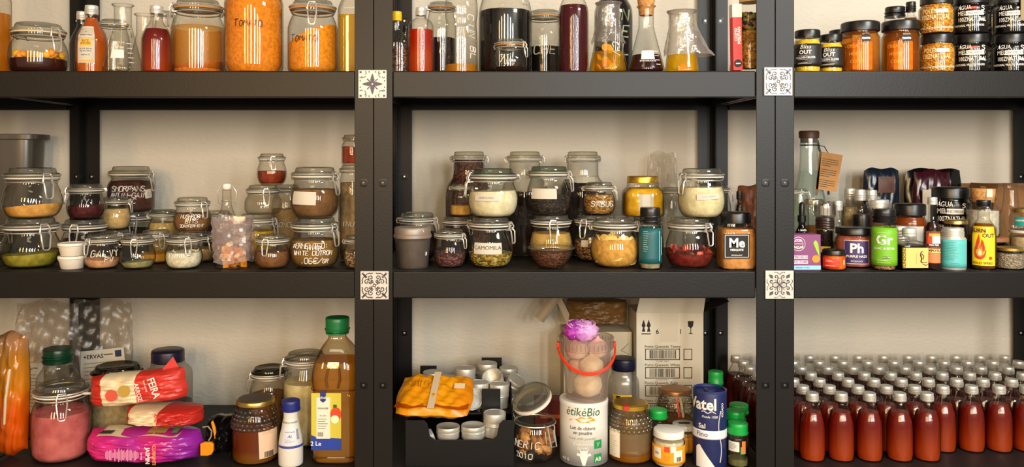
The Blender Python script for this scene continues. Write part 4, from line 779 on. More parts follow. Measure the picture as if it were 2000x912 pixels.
M().prism([(x1-.003, .030), (x1-.010, .045), (x1-.017, .062), (x1-.013, .068), (x1-.009, .066), (x1-.006, .060), (x1-.004, .045)], .0006, Matrix.Translation((0, yf, 0))).obj('leaf_print', solid('8fc92a', .6), bx_, False); M().prism([(x1-.011+.009*cos(a_), .026+.0085*sin(a_)) for a_ in [tau*i/18 for i in range(18)]], .0006, Matrix.Translation((0, yf-.0002, 0))).obj('carrot_print', solid('f08a14', .6), bx_, False)
# pepper mill
t = T('pepper_mill', 'pepper mill with clear ribbed plastic head on a brown jar', 'grinder', wx(1611, .165), .165, S2); R = 19*(D+.165)/F; H = ztop(393, .165, R)-S2; t.R, t.H = R, H; P = [(.8*R, 0), (.9*R, .003), (.9*R, H*.5), (.86*R, H*.55)]; t.rf = rfun(P)
M().lathe([(0, 0)]+P, 30).obj('glass_body', CLEAR, t); fill(t, 'peppercorns', .003, H*.52, seeds(['241410', '3a221a', '120a08'], 200)); 
M().lathe([(0, H*.56), (.88*R, H*.56)]+[p for i in range(4) for p in ((.9*R, H*(.56+.04*i)), (.95*R, H*(.575+.04*i)), (.9*R, H*(.595+.04*i)))]+[(.86*R, H*.74), (0, H*.74)], 30).obj('ribbed_collar', solid('2c1c16', .3), t)
m = M().lathe([(0, H*.75), (.95*R, H*.75), (R, H*.77), (R, H*.95), (.92*R, H), (0, H)], 30); m.obj('clear_head', glass('e9e6e0', '8d8a84', .08, .12), t)
M().lathe([(0, 0), (.6*R, 0), (.6*R, H*.15), (0, H*.15)], 20, z=H*.78).obj('head_core', solid('d9d5cc', .4), t); m = M()
for i in range(18): a_ = tau*i/18; m.tube([(R*1.0*cos(a_), R*1.0*sin(a_), H*.78), (R*1.0*cos(a_), R*1.0*sin(a_), H*.94)], .0009, 4)
m.obj('grip_ribs', glass('e9e6e0', '8d8a84', .08, .2), t)
patch(t, 'yellow_label', t.th(1610), t.zl(487), .03, .014, solid('e0b21c', .6)); 
t = lidded('small orange harissa jar with black lid and red label at the front', 1629, 46, 485, .037, S2, powder('c9480f', 'e06a1c', 60), .92, BLACKP, .26, .93)
band(t, 'red_label', t.H*.14, t.H*.60, solid('d0331a', .5), a0=t.th(1609), a1=t.th(1638)); lines(t, t.th(1622), [t.H*.5, t.H*.44, t.H*.24], .022, WHITE, off=.0013); rtext(t, '100%', t.th(1646), t.H*.4, .006, WHITE, .02, rot=pi/2)
lidded('small black screw jar standing behind the pink salt jar', 1682, 34, 417, .195, S2, powder('2a1a14'), .8, BLACKP, .5, .95)
def silver(label, cx, w_, top, y, cont, lvl=.8, capr=.66, capname='screw_cap', prof=None, caph=.16):
    return bottle(label, cx, w_, top, y, S2, prof or CYLB, cont, lvl, TIN, capr, caph, name='spice_bottle', group='silver-capped spice bottles')
silver('tiny clear spice bottle with silver cap right of the pepper mill', 1636, 22, 392, .225, liquid('a89070', .5), .35, .8, prof=TALLB); silver('spice bottle of pale shells, leftmost of the three silver caps', 1660, 31, 368, .31, powder('8d7a58', 'a5926c'), .85)
silver('slim spice bottle of orange chilli, middle of the three silver caps', 1680, 23, 370, .262, powder('9a4412', 'b85a1c'), .75, .85); silver('brownish spice bottle, rightmost of the three silver caps', 1702, 31, 371, .31, powder('4a342a', '5e4436'), .8)
silver('spice jar with wide silver lid behind the green-labelled bottle', 1716, 42, 389, .232, powder('6b4a3a'), .8, .9, prof=JARP, caph=.14)
t = lidded('pink salt jar with purple Ph label and black lid', 1668, 70, 441, .096, S2, powder('a5503c', 'c06a54', 50), .93, BLACKP, .18, .97); element(t, 1673, t.H*.40, .060, .058, solid('3c2458', .5), 'Ph', 'PURPLE HAZE', 'SPICEOLOGY', False)
lines(t, t.th(1698), [t.H*(.2+.05*k) for k in range(8)], .008, WHITE, off=.0012)
t = bottle('salt-free spice bottle with lime green Gr label and black cap', 1727, 45, 407, .034, S2, JARP, None, 0, BLACKP, .93, .22, name='spice_bottle', ridge=2); fill(t, 'spice', .003, t.H*.66, seeds(['a87a5a', 'c99a78', '7d5a44'], 220), rf=t.rf); GR = solid('6fae1c', .5)
band(t, 'green_label', t.H*.085, t.H*.70, GR); th = t.th(1727); rtext(t, 'Gr', th, t.H*.50, .030, WHITE, .03, off=.0014); rtext(t, 'GUAC & MORE', th, t.H*.365, .0066, WHITE, .02, off=.0014); patch(t, 'black_strip', th+.2, t.H*.22, .018, .0045, INK, nx=4, nz=1, off=.0012); rtext(t, 'SALT-FREE', th+.2, t.H*.22, .0038, WHITE, .02, off=.0016); lines(t, th, [t.H*.62, t.H*.17, t.H*.13], .030, solid('d9efb4', .5), off=.0012)
# pouches at the back
def pouch(label, cx, w_, top, y, mat, d=.03, seed=3, name='foil_pouch'):
    h = wz(top, y)-S2; t = T(name, label, 'pouch', wx(cx, y), y, S2); W = w_*(D+y)/F; t.W = W; t.H = h; t.d = d
    o = pillow(W, h, d, seed, .0025).obj('pouch_body', mat, t); o.location = (0, 0, h/2+.006); t.o = o; return t
t = pouch('navy foil pouch with a tinted food picture standing at the back', 1721, 70, 332, .42, solid('131c2c', .25, 0, .6), .028, 2)
M().add(*grid_sheet(6, 6, lambda u, q: ((u-.5)*t.W*.45+.004, -.0215-.003*sin(3*u)*sin(3*q), t.H*(.72+.2*q)))).obj('picture_panel', solid('5a3a2e', .5, 0, .4, .6, 60), t)
t = pouch('black foil bag standing behind the wine-red pouch', 1822, 112, 333, .45, solid('0c0b0c', .22, 0, .6), .03, 6)
t = pouch('wine-red foil pouch with cream and red label standing at the back', 1820, 74, 336, .395, solid('38101a', .2, 0, .6), .03, 8); fy = -.0225
M().box(-t.W*.36, t.W*.36, fy, fy+.002, t.H*.30, t.H*.78).obj('cream_label', solid('c9bca8', .6), t, False); M().box(-t.W*.12, t.W*.28, fy-.0006, fy, t.H*.62, t.H*.775).obj('red_panel', solid('b52a1c', .6), t, False); M().box(-.012, .02, fy-.001, fy, t.H*.745, t.H*.752).obj('print_line', WHITE, t, False)
# front bottles
t = T('sauce_bottle', 'square bottle of dark sauce with cream label and silver cap', 'bottle', wx(1776, .045), .045, S2); R = 25*(D+.045)/F; H = ztop(445, .045, R*.3)-S2; t.R, t.H = R, H
P = smoothp([(.9*R, 0), (.98*R, .003), (R, .008), (R, H*.4), (R, H*.56), (.97*R, H*.62), (.80*R, H*.68), (.48*R, H*.70), (.42*R, H*.74), (.42*R, H*.9)], 2); t.rf = rfun(P); M().lathe([(0, 0)]+P, 40, sq=6).obj('glass_body', CLEAR, t); fill(t, 'sauce', .003, H*.60, liquid('2a1408', .1), sq=6)
M().lathe(ridged_cap(.52*R, H*.19, 2), 24, z=H*.81).obj('screw_cap', solid('cfd4cc', .4, .4), t); yf = -R-.0008; CRM = solid('e3b968', .6); lb = M().box(-R*.86, R*.92, yf, -R*.9, H*.07, H*.55).obj('cream_label', CRM, t, False); M().box(-R*1.0, -R*.80, yf-.0003, -R*.9, H*.07, H*.55).obj('label_edge', solid('d9a83c', .6), lb, False)
ftext(t, 'KUNDONG', -R*.90, yf-.0006, H*.31, .0095, INK, .02, 1, pi/2, parent=lb)
M().tube([(R*.55, yf-.0002, H*.47), (R*.38, yf-.0002, H*.45), (R*.33, yf-.0002, H*.38), (R*.42, yf-.0002, H*.30), (R*.36, yf-.0002, H*.22), (R*.5, yf-.0002, H*.18)], [.0006, .0012, .0018, .0016, .0016, .0008], 6).tube([(R*.36, yf-.0002, H*.2), (R*.85, yf-.0002, H*.2)], .0008, 5).tube([(R*.45, yf-.0002, H*.4), (R*.58, yf-.0002, H*.35), (R*.52, yf-.0002, H*.27)], .0012, 5).tube([(R*.5, yf-.0002, H*.16), (R*.7, yf-.0002, H*.13), (R*.88, yf-.0002, H*.15)], .0010, 5).obj('figure_print', solid('4a3a22', .7), lb); m = M()
for k in range(9): m.box(-R*.02, R*.04, yf-.0003, yf, H*(.16+.03*k), H*(.175+.03*k))
m.obj('print_column', solid('a5824a', .7), lb, False)
t = bottle('thin chipotle hot-sauce bottle with silver cap and comic label', 1821, 34, 385, .04, S2, smoothp([(.9, 0), (.98, .012), (1, .04), (1, .3), (1, .52), (.94, .60), (.72, .68), (.48, .75), (.42, .82), (.40, 1)], 3), liquid('3a120c', .12), .72, TIN, .52, .10, name='sauce_bottle')
th = t.th(1823); patch(t, 'label', th, t.H*.315, .032, t.H*.44, solid('7d3a20', .6)); patch(t, 'yellow_arc', th+.15, t.H*.475, .024, .010, solid('e0a51c', .6), off=.0009, nx=6, nz=2); patch(t, 'white_disc', th+.3, t.H*.42, .017, .017, solid('e6e0d4', .6), off=.0011, nx=6, nz=3); patch(t, 'red_figure', th-.35, t.H*.415, .010, .018, solid('d0401c', .6), off=.0011, nx=4, nz=3)
patch(t, 'black_banner', th+.05, t.H*.345, .028, .0065, INK, off=.0012, nx=6, nz=1); rtext(t, 'PIKI PIKI', th+.05, t.H*.345, .0055, WHITE, .03, off=.0016); patch(t, 'cream_banner', th, t.H*.27, .031, .009, solid('e6c478', .6), off=.0010, nx=6, nz=1); rtext(t, 'CHIPOTLE', th, t.H*.27, .0072, INK, .03, off=.0014); patch(t, 'orange_panel', th, t.H*.17, .030, .022, solid('c97a44', .6), off=.0010, nx=6, nz=2)
TEAL = solid('58b5b0', .5)
t = T('spice_tin', 'pale turquoise tin with silver screw lid and rows of print', 'tin', wx(1861, .05), .05, S2); R = 23*(D+.05)/F; H = ztop(443, .05, R)-S2; t.R, t.H = R, H; t.rf = lambda z: R
M().lathe([(0, 0), (R*.97, 0), (R, .002), (R, H*.74), (R*.95, H*.77), (R*.86, H*.775), (R*.84, H*.8)], 36).obj('tin_body', TIN, t); M().lathe(ridged_cap(R*.84, H*.22, 3), 32, z=H*.78).obj('screw_lid', TIN, t); band(t, 'turquoise_label', H*.05, H*.73, TEAL); lines(t, t.th(1858), [H*(.24+.038*k) for k in range(12)], .034, solid('2a6a6c', .6), off=.0011); lines(t, t.th(1866), [H*.12, H*.16], .020, solid('2a6a6c', .6), off=.0011)
t = bottle('yellow-labelled hot-sauce bottle with black cap and flame picture', 1921, 45, 390, .045, S2, smoothp([(.9, 0), (.98, .01), (1, .03), (1, .3), (1, .62), (.96, .67), (.70, .73), (.52, .78), (.46, .83), (.45, 1)], 3), liquid('a8620c', .2, '3c1c0a', .12, .0, .12), .72, BLACKP, .58, .095, name='sauce_bottle')
th = t.th(1921); YL = solid('f0c80a', .5); patch(t, 'yellow_label', th, t.H*.345, .050, t.H*.56, YL, nx=14); rtext(t, 'BURN', th-.42, t.H*.565, .0125, INK, .015, xs=.95); rtext(t, 'OUT', th+.38, t.H*.495, .0125, INK, .015, xs=.95); rtext(t, 'BOLD SPEED', th-.05, t.H*.10, .0075, INK, .01)
FL = [(-.001, .058), (-.004, .048), (-.0065, .040), (-.0085, .030), (-.011, .024), (-.0115, .014), (-.009, .004), (-.003, 0), (.004, 0), (.010, .005), (.0125, .014), (.0135, .021), (.0105, .019), (.0105, .028), (.008, .040), (.004, .046), (.0045, .038), (.001, .030), (-.001, .036), (.001, .046)]
fz = t.H*.155; R = t.R
def flame(k, dx, dz, mat, off, name): v = [cyl(t.rf, th-.30+(p*k+dx)/R, fz+q_*k+dz, off) for p, q_ in FL]; c = cyl(t.rf, th-.30+dx/R, fz+.016*k+dz, off); n = len(v); M().add(v+[c], [(n, (i+1) % n, i) for i in range(n)]).obj(name, mat, t, False)
flame(1, 0, 0, solid('c9341a', .5), .0011, 'flame_print'); flame(.55, .0005, .006, solid('f08a2a', .5), .0016, 'flame_core'); flame(.3, .001, .009, solid('f7d9a0', .5), .002, 'flame_heart')
v = [cyl(t.rf, th+.52+.0038*cos(tau*i/16)/R, t.H*.175+.0038*sin(tau*i/16), .0011) for i in range(16)]; M().add(v, [tuple(range(16))]).obj('red_dot', solid('c9341a', .5), t, False)
t = lidded('small jar of coarse grey salt with gold lid at the right front', 1972, 53, 480, .05, S2, seeds(['b5a48c', 'c9bba4', '94846e'], 260), .82, BRASS, .15, .96)
# second line
t = lidded('orange jam jar with black lid behind the cream-labelled bottle', 1776, 61, 396, .172, S2, liquid('b0500c', .25), .93, BLACKP, .2, .96); patch(t, 'white_label', t.th(1784), t.zl(462), .05, .05, solid('d3ccbe', .6))
t = lidded('ribbed silver screw tin behind the cream-labelled bottle', 1757, 35, 440, .105, S2, None, .5, TIN, .42, .98, gl=solid('9a3a1c', .5), ribs=4)
b = condiment('dark squat jar under the large water-honey jar', 1857, 66, 455, .206, S2, 'plain', None, 1)
t = condiment('large water-honey jar with black lid in the right middle shelf', 1857, 72, 364, .206, b.top, 'plain')
t = lidded('dark jar with thin gold lid behind the turquoise tin', 1867, 43, 428, .112, S2, powder('14100e'), .9, BRASS, .09, .96, gl=glass('7a736c', '2a2622')); lines(t, t.th(1870), [t.H*(.3+.05*k) for k in range(5)], .02, WHITE)
b = lidded('dark jar with a wooden lid under the corked jar', 1930, 69, 459, .127, S2, powder('120e0d'), .95, solid('8d5a34', .6, 0, .4, .3, 30), .16, 1.0, gl=glass('6a645e', '2a2622'))
t = bottle('corked glass jar of white powder on the wooden-lidded jar', 1920, 57, 384, .127, b.top, smoothp([(.9, 0), (.98, .015), (1, .06), (1, .4), (1, .68), (.93, .78), (.78, .85), (.72, .90), (.80, .95), (.82, 1)], 3), powder('bdb5a2', 'cbc4b2'), .66, None, name='corked_jar', cat='jar')
M().lathe([(0, -.012), (.66*t.R, -.012), (.76*t.R, .018), (.74*t.R, .020), (0, .020)], 28, z=t.hg).obj('cork', CORK, t); M().box(-.008, .006, -.77*t.R, -.60*t.R, t.hg+.0, t.hg+.0195).obj('paper_tape', PAPER, t, False)
bottle('empty clear glass bottle before the cardboard box', 1974, 50, 357, .25, S2, smoothp([(.9, 0), (.98, .012), (1, .04), (1, .30), (.96, .42), (.78, .56), (.58, .68), (.50, .80), (.46, .94), (.50, .955), (.50, 1)], 3), None)
b = lidded('round tan container with clear walls under the teal-labelled jar', 2004, 58, 447, .135, S2, powder('b59a70', 'c4ab84'), .86, solid('cfc6b4', .5), .08, 1.0)
t = lidded('squat jar with gold lid and teal label at the right edge', 2004, 54, 405, .135, b.top, None, .5, BRASS, .2, .92); patch(t, 'teal_label', t.th(1996), t.H*.4, .03, .022, solid('1c8a80', .5)); rtext(t, 'SABOR', t.th(1994), t.H*.45, .006, WHITE, .02)
t = lidded('grey-green labelled tin cut off by the right edge at front', 2018, 44, 480, .047, S2, None, .5, TIN, .12, 1.0, gl=solid('7d8270', .5))
# cardboard box
t = T('cardboard_box', 'open brown cardboard box at the back right of the middle shelf', 'box', 1.425, .385, S2, rz=.12); KB = solid('7d5836', .85, 0, .2, .15, 30); h = wz(398, .33)-S2; t.H = h
m = M(); wl, dl, tk = .095, .062, .004
for a_, b_, c_, d_ in ((-wl, wl, -dl, -dl+tk), (-wl, wl, dl-tk, dl), (-wl, -wl+tk, -dl+tk, dl-tk), (wl-tk, wl, -dl+tk, dl-tk)): m.box(a_, b_, c_, d_, 0, h)
m.box(-wl+tk, wl-tk, -dl+tk, dl-tk, 0, tk).obj('carton_body', KB, t, False)
def flap(p0, p1, dx, dz, dy): v = [p0, p1, (p1[0]+dx, p1[1]+dy, p1[2]+dz), (p0[0]+dx*.6, p0[1]+dy, p0[2]+dz)]; v += [(x, y_+.003, z_+.001) for x, y_, z_ in v]; M().add(v, [(0, 1, 2, 3), (7, 6, 5, 4), (0, 4, 5, 1), (1, 5, 6, 2), (2, 6, 7, 3), (3, 7, 4, 0)]).obj('flap', KB, t, False)
flap((-wl, -dl, h), (wl, -dl, h), 0, .045, .05); flap((-wl, -dl+.004, h), (-wl, dl-.004, h), .03, .052, 0.0); flap((-wl, dl-.003, h), (wl, dl-.003, h), 0, .05, .0)
# ================================================================== BOTTOM SHELF, left unit
def bagmat(key, stops, axis=0, rough=.3, noise=.0, scale=14):
    """printed foil: colour bands along one axis of the bag (Generated coordinates)"""
    m, nt, N, L, out = newmat(key); b = bsdf(N, stops[0][1], rough)
    tc = N.new('ShaderNodeTexCoord'); sp = N.new('ShaderNodeSeparateXYZ'); L(tc.outputs['Generated'], sp.inputs[0]); r = N.new('ShaderNodeValToRGB'); r.color_ramp.interpolation = 'CONSTANT' if not noise else 'LINEAR'; e = r.color_ramp.elements
    while len(e) < len(stops): e.new(.5)
    for i, (p, c) in enumerate(stops): e[i].position = p; e[i].color = (*lin(c), 1)
    src = sp.outputs[axis]
    if noise:
        n = N.new('ShaderNodeTexNoise'); n.inputs['Scale'].default_value = scale; L(tc.outputs['Generated'], n.inputs['Vector']); q = N.new('ShaderNodeMath'); q.operation = 'MULTIPLY_ADD'; q.inputs[1].default_value = noise; L(n.outputs['Fac'], q.inputs[0]); L(src, q.inputs[2]); src = q.outputs[0]
    L(src, r.inputs[0]); L(r.outputs[0], b.inputs['Base Color']); L(b.outputs[0], out.inputs[0]); return m
# clear bags with paper labels against the wall
for k, (label, cx, w_, top, y, lx, ly, lw, lh, tl) in enumerate((('crumpled clear bag with herb label behind the green-capped jar', 92, 128, 592, .395, 66, 757, .065, .135, -.04), ('crumpled clear bag with tilted herb label behind the cream jar', 200, 118, 588, .440, 207, 735, .125, .15, .10))):
    h = wz(top, y)-S3; W = w_*(D+y)/F; t = T('clear_plastic_bag', label, 'bag', wx(cx, y), y, S3); o = pillow(W, h, .022, 14+k, .0055, 34, 40, crease=1.1).obj('bag_film', glass('f6f3ee', 'cfc8be', .3, .05, 26, .06, 'dcd2c4', .12), t, angle=30); o.location = (0, 0, h/2+.008)
    yl = -.034; q = Matrix.Translation((wx(lx, y-.02)-t.X, yl, wz(ly, y-.03)-S3)) @ Matrix.Rotation(-tl, 4, 'Y'); pl = M().box(-lw/2, lw/2, 0, .0006, -lh/2, lh/2, q).obj('paper_label', PAPER, t, False)
    ftext(t, '+ERVAS', -lw*.18, -.0004, lh*.38, lw*.13, INK, .02, parent=pl, mtx=q); m = M()
    for i in range(10): m.box(-lw*.42, lw*(.3+.1*((i*7) % 3-1)), -.0003, 0, lh*(.26-.07*i), lh*(.26-.07*i)+.0012, q)
    m.box(lw*.05, lw*.25, -.0003, 0, lh*.39, lh*.41, q).obj('label_print', solid('4a4640', .7), pl, False)
    if k: M().box(lw*.30, lw*.44, -.0003, 0, lh*.34, lh*.46, q).obj('flag_mark', solid('1c2a4a', .6), pl, False)
# orange bag
t = T('plastic_bag', 'tall clear bag of orange lentil powder at the bottom left edge', 'bag', wx(18, .1), .1, S3, rz=.15); h = wz(652, .1)-S3
bo = pillow(.088, h, .06, 22, .0035, 26, 34, pin=6).obj('bag_body', bagmat('orange_bag', ((0, 'c94a08'), (.45, 'd95a0a'), (.62, 'c9760f'), (.85, 'b5741a'), (1, 'a8744a')), 2, .22, .12, 5), t); bo.location = (0, 0, h/2+.004)
M().tube([(.004, -.038, h*.30), (.006, -.036, h*.5), (.012, -.03, h*.72), (.028, -.012, h*.9), (.034, -.002, h*.98)], [.003, .0035, .004, .0045, .003], 8).obj('bag_seam', solid('e6c9a0', .4), t)
t = lidded('tall jar with dark green cap behind the pink powder jar', 113, 77, 675, .265, S3, powder('8d5a34', 'a8704a'), .55, solid('0c3a22', .35), .17, .70, prof=smoothp([(.9, 0), (.98, .01), (1, .04), (1, .4), (1, .72), (.95, .80), (.80, .87), (.68, .92), (.66, 1)], 3), ribs=2, name='plastic_jar')
t = jar('clip jar of pink powder at the front left of the bottom shelf', 120, 107, 736, .1, S3, 'straight', .80, powder('c25a5c', 'cf6e6c', 30, .6), 28)
M().tube([(t.R*.85, -.01, t.hb+.225*t.R), (t.R*1.16, -.014, t.hb+.25*t.R), (t.R*1.2, -.006, t.hb+.25*t.R)], .003, 6).obj('gasket_tab', GASKET, t)
jar('clip jar of cream flour behind the red sugar bag', 229, 103, 703, .25, S3, 'straight', .88, powder('a89468', 'b8a47a'), 75, lid=glass('a5a392', '3a3c30'))
t = lidded('clear plastic jar with dark navy lid behind the red bags', 328, 86, 677, .36, S3, powder('3a3430'), .3, solid('1c1730', .35), .17, .72, prof=smoothp([(.9, 0), (.98, .01), (1, .05), (1, .4), (1, .70), (.96, .80), (.82, .88), (.70, .92), (.68, 1)], 3), name='plastic_jar', gl=PLASTIC, ribs=0, sq=3)
# bags of rice
RED = ((0, 'c02a1c'), (.16, 'c02a1c'), (.17, 'e3cfa8'), (.52, 'e6d3ae'), (.53, 'c8362a'), (1, 'd0403a'))
def rice(name, label, x0, x1, yc, z0, hgt, dep, mat, seed, ry=0, rz=0):
    """a soft packet lying on its back: the printed side shows to the front"""
    t = T(name, label, 'bag', (x0+x1)/2, yc, z0, rz=rz); W = x1-x0; o = pillow(W, hgt, dep, seed, .0032, 40, 24, pin=5, crease=1.0).obj('bag_body', mat, t, angle=30)
    o.location = (0, 0, hgt/2+abs(sin(ry))*W*.42); o.rotation_euler = (0, -ry, 0); t.H = hgt; t.b = o; t.W = W; return t
PINK = bagmat('pink_bag', ((0, 'b5125a'), (.2, 'd0246e'), (.42, 'c42a84'), (.6, 'a82a90'), (.75, 'c92270'), (1, '8d2496')), 0, .25, .25, 6)
t = rice('rice_bag', 'magenta jasmine rice bag lying at the front under the red bags', wx(164, .06), wx(388, .06), .085, S3+.001, .070, .115, PINK, 31); b = t.b; fy = -.060
def wrap_panel(u0, u1, z0, z1, mat, name, dy=.0):
    return M().add(*grid_sheet(14, 5, lambda u, q: ((u0+(u1-u0)*u)*t.W, fy-dy-.0015+.022*max(0, (z0+(z1-z0)*q)-.62)**1.2*2.0, (z0+(z1-z0)*q)*t.H))).obj(name, mat, t)
m = M(); rnd = random.Random(3)
for i in range(26):
    u = -.24+.011*i; hh = rnd.uniform(.15, .42); m.box(u*t.W-.0009, u*t.W+.0009, -.0655, -.062, t.H*(.42-hh/2), t.H*(.42+hh/2))
m.obj('brush_print', solid('e88ab4', .5), t, False); ftext(t, 'CURRENTI', t.W*.17, -.0655, t.H*.42, .011, solid('f0a03c', .5), .02, .85, -pi/2); ftext(t, 'JASMIN', t.W*.115, -.0655, t.H*.40, .013, WHITE, .03, .9, -pi/2); ftext(t, 'arroz', t.W*.065, -.0655, t.H*.38, .007, WHITE, .01, 1, -pi/2)
CPN = solid('dccba4', .6); M().add(*grid_sheet(16, 4, lambda u, q: ((-.36+.70*u)*t.W, -.045+.065*q, t.H*(.93+.10*q-.05*q*q)+.002*sin(12*u)))).obj('cream_panel', CPN, t); m = M()
for i in range(9): m.box((-.34+.012*i)*t.W, (-.34+.012*i)*t.W+(.0012 if i % 2 else .002), -.040, -.018, t.H*1.0, t.H*1.012)
m.obj('barcode', INK, t, False); M().add(*grid_sheet(4, 3, lambda u, q: ((.06+.16*u)*t.W, -.034+.04*q, t.H*(.985+.06*q-.03*q*q)+.001))).obj('gold_panel', solid('a8884a', .6), t); M().add(*grid_sheet(3, 2, lambda u, q: ((.27+.05*u)*t.W, -.034+.04*q, t.H*(.985+.06*q-.03*q*q)+.001))).obj('green_mark', solid('5a8a4a', .6), t)
t2 = rice('sugar_bag', 'red and cream sugar bag lying flat between the other bags', wx(255, .12), wx(402, .12), .105, S3+.078, .040, .10, bagmat('red_bag_b', ((0, 'c02a1c'), (.08, 'c02a1c'), (.09, 'e3cfa8'), (.5, 'e6d3ae'), (.51, 'b8281e'), (1, 'b02020')), 0, .4), 33, .0, -.05); ftext(t2, 'ARROZ', .0, -.0545, .020, .010, solid('c02a1c', .6), .02, 1, -pi/2)
t3 = rice('sugar_bag', 'red and cream bag with two round stamps on top of the pile', wx(192, .12), wx(376, .12), .085, S3+.1215, .074, .075, bagmat('red_bag_a', RED, 0, .4), 41, .10, .0)
mt = t3.b.matrix_basis.copy(); y3 = -.0455
ftext(t3, 'FEIRA', .052, y3, .004, .024, solid('f3dcd0', .6), .02, .8, -pi/2+.25, mtx=mt); ftext(t3, 'ARROZ', .016, y3, -.002, .014, solid('f3dcd0', .6), .02, .9, -pi/2+.15, mtx=mt); ftext(t3, 'bom arroz', .034, y3, .010, .007, solid('f3dcd0', .6), .01, .9, -pi/2+.2, mtx=mt)
for nm, c, u, dz in (('red_stamp', 'd0503c', -.046, -.004), ('gold_stamp', 'b5923a', -.016, .003)): M().lathe([(0, 0), (.0135, 0), (.0135, .0015), (0, .0015)], 26, mat=mt @ Matrix.Translation((u, y3+.0012, dz)) @ Matrix.Rotation(pi/2, 4, 'X')).obj(nm, solid(c, .5), t3)
pk = M(); pk.add([(.055, -.01, .030), (.086, .0, .062), (.108, .012, -.004), (.085, -.03, -.01), (.085, .03, -.01), (.06, .03, .02)], [(0, 3, 2, 1), (1, 2, 4, 5), (0, 1, 5)], mt); pk.obj('folded_corner', solid('c8362a', .4), t3, False)
# black bag with orange tab
t = T('black_pouch', 'glossy black pouch with orange tab and grey cord loop', 'pouch', wx(434, .13), .13, S3); o = pillow(.066, .085, .10, 51, .006, 26, 18, pin=3, crease=1).obj('pouch_body', solid('0b0b0c', .16), t); o.location = (0, 0, .044)
q = M().prism([(-.022, 0), (-.022, .028), (-.012, .031), (.002, .031), (.008, .026), (.0085, .012), (.004, .003), (-.004, 0)], .010, Matrix.Translation((wx(407, .05)-t.X, -.072, wz(893, .05)-S3))).obj('orange_tab', solid('f08c0a', .4), t, True, .0015)
M().tube([(wx(392, .05)-t.X, -.066, wz(838, .05)-S3), (wx(403, .05)-t.X, -.068, wz(836, .05)-S3), (wx(410, .05)-t.X, -.068, wz(845, .05)-S3), (wx(409, .05)-t.X, -.068, wz(856, .05)-S3), (wx(404, .05)-t.X, -.067, wz(864, .05)-S3)], .0018, 6).obj('cord_loop', solid('8d8478', .6), t)
M().prism([(0, .030), (.004, .034), (.010, .018), (.012, .0), (.009, -.010), (.006, .004)], .006, Matrix.Translation((wx(414, .08)-t.X, -.058, wz(848, .08)-S3))).obj('orange_stripe', solid('e88a0e', .4), t, True, .001)
# honey jars with a pattern of glass bubbles
def bubble_jar(label, cx, w_, top, y, cont, level, lid, sticker=None, z0=.62, z1=.90):
    t = lidded(label, cx, w_, top, y, S3, cont, level, lid, .085, .80, prof=smoothp([(.86, 0), (.96, .012), (1, .05), (1, .3), (1, .58), (.98, .68), (.90, .82), (.80, .92), (.77, .95), (.77, 1)], 3), name='honey_jar', cname='honey', gap=.003)
    bm = protomesh(M().lathe([(0, -.002), (.0058, -.002), (.0054, .0), (.004, .0016), (.002, .0024), (0, .0027)], 10), glass('f3efe6', '857c6c', .03, .08), .006); rows = 5
    for j in range(rows):
        z = t.hg*(z0+(z1-z0)*j/(rows-1)); R = t.rf(z); n = int(tau*R/.0118)
        for i in range(n):
            a = tau*(i+.5*(j % 2))/n
            if cos(a-atan2(-t.X, D+t.Y)) < -.1: continue
            ob = bpy.data.objects.new('glass_bubble', bm['mesh']); COL.objects.link(ob); ob.parent = t.e; p = cyl(t.rf, a, z, 0); ob.location = p; ob.rotation_euler = (pi/2, 0, a)
    return t
t = bubble_jar('honey jar with bubbled glass, dark lid and barcode label', 499, 91, 769, .087, liquid('9a420e', .35, 'c4831c', .13, .0, .25), .60, BRASS)
M().lathe([(0, 0), (.70*t.R, 0), (.70*t.R, .0012), (0, .0014)], 32, z=t.H-.0008).obj('lid_print', solid('3a3128', .35), t); th = t.th(525); patch(t, 'paper_label', th, t.zl(868), .052, .062, solid('dcb89a', .7), tilt=.04); m = M()
lines(t, th, [t.zl(848)+.0035*k for k in range(7)], .036, solid('a87a5c', .7), off=.0012)
R = t.rf(.04)
for i in range(12): patch(t, 'barcode_bar', th-.012/R*1+.002*i/R, t.zl(888), .0008+.0006*(i % 3 == 0), .013, INK, nx=1, nz=1, off=.0012)
jar('clip jar with grey lid behind the bubbled honey jar', 527, 77, 709, .285, S3, 'straight', .7, powder('8d5a2c', '9d6a3a'), -70, lid=glass('a5a392', '3a3c30'))
jar('tall clip jar of cream milk powder beside the oil bottle', 597, 88, 680, .203, S3, 'straight', .80, powder('dcc88c', 'e6d6a2', 40), -75)
t = bottle('small white squeeze bottle with blue cap beside the honey jar', 568, 47, 777, .05, S3, smoothp([(.88, 0), (.97, .012), (1, .05), (1, .35), (.93, .50), (.78, .66), (.66, .80), (.60, .86), (.60, 1)], 3), None, 0, solid('1c2470', .4), .76, .16, name='squeeze_bottle', gl=solid('d6d0c4', .35), capname='blue_cap', ridge=1)
th = t.th(566); patch(t, 'label', th, t.H*.48, .036, .040, solid('cfd0d6', .5)); band(t, 'blue_wave', t.H*.30, t.H*.335, solid('3a3f94', .5)); rtext(t, 'AL', th, t.H*.48, .009, solid('3a3f94', .5), .01, shear=.3, off=.0016); rtext(t, 'stevia liquida', th, t.H*.545, .004, INK, 0, off=.0014); lines(t, th, [t.H*(.39+.02*k) for k in range(3)], .022, solid('6a6c8a', .6), off=.0013); patch(t, 'barcode', th+.75, t.H*.5, .006, .022, solid('8a8c9a', .6), nx=2, nz=2, off=.0011); rtext(t, 'EDULCORANT', th, t.H*.68, .006, solid('5a5c6a', .6), .01)
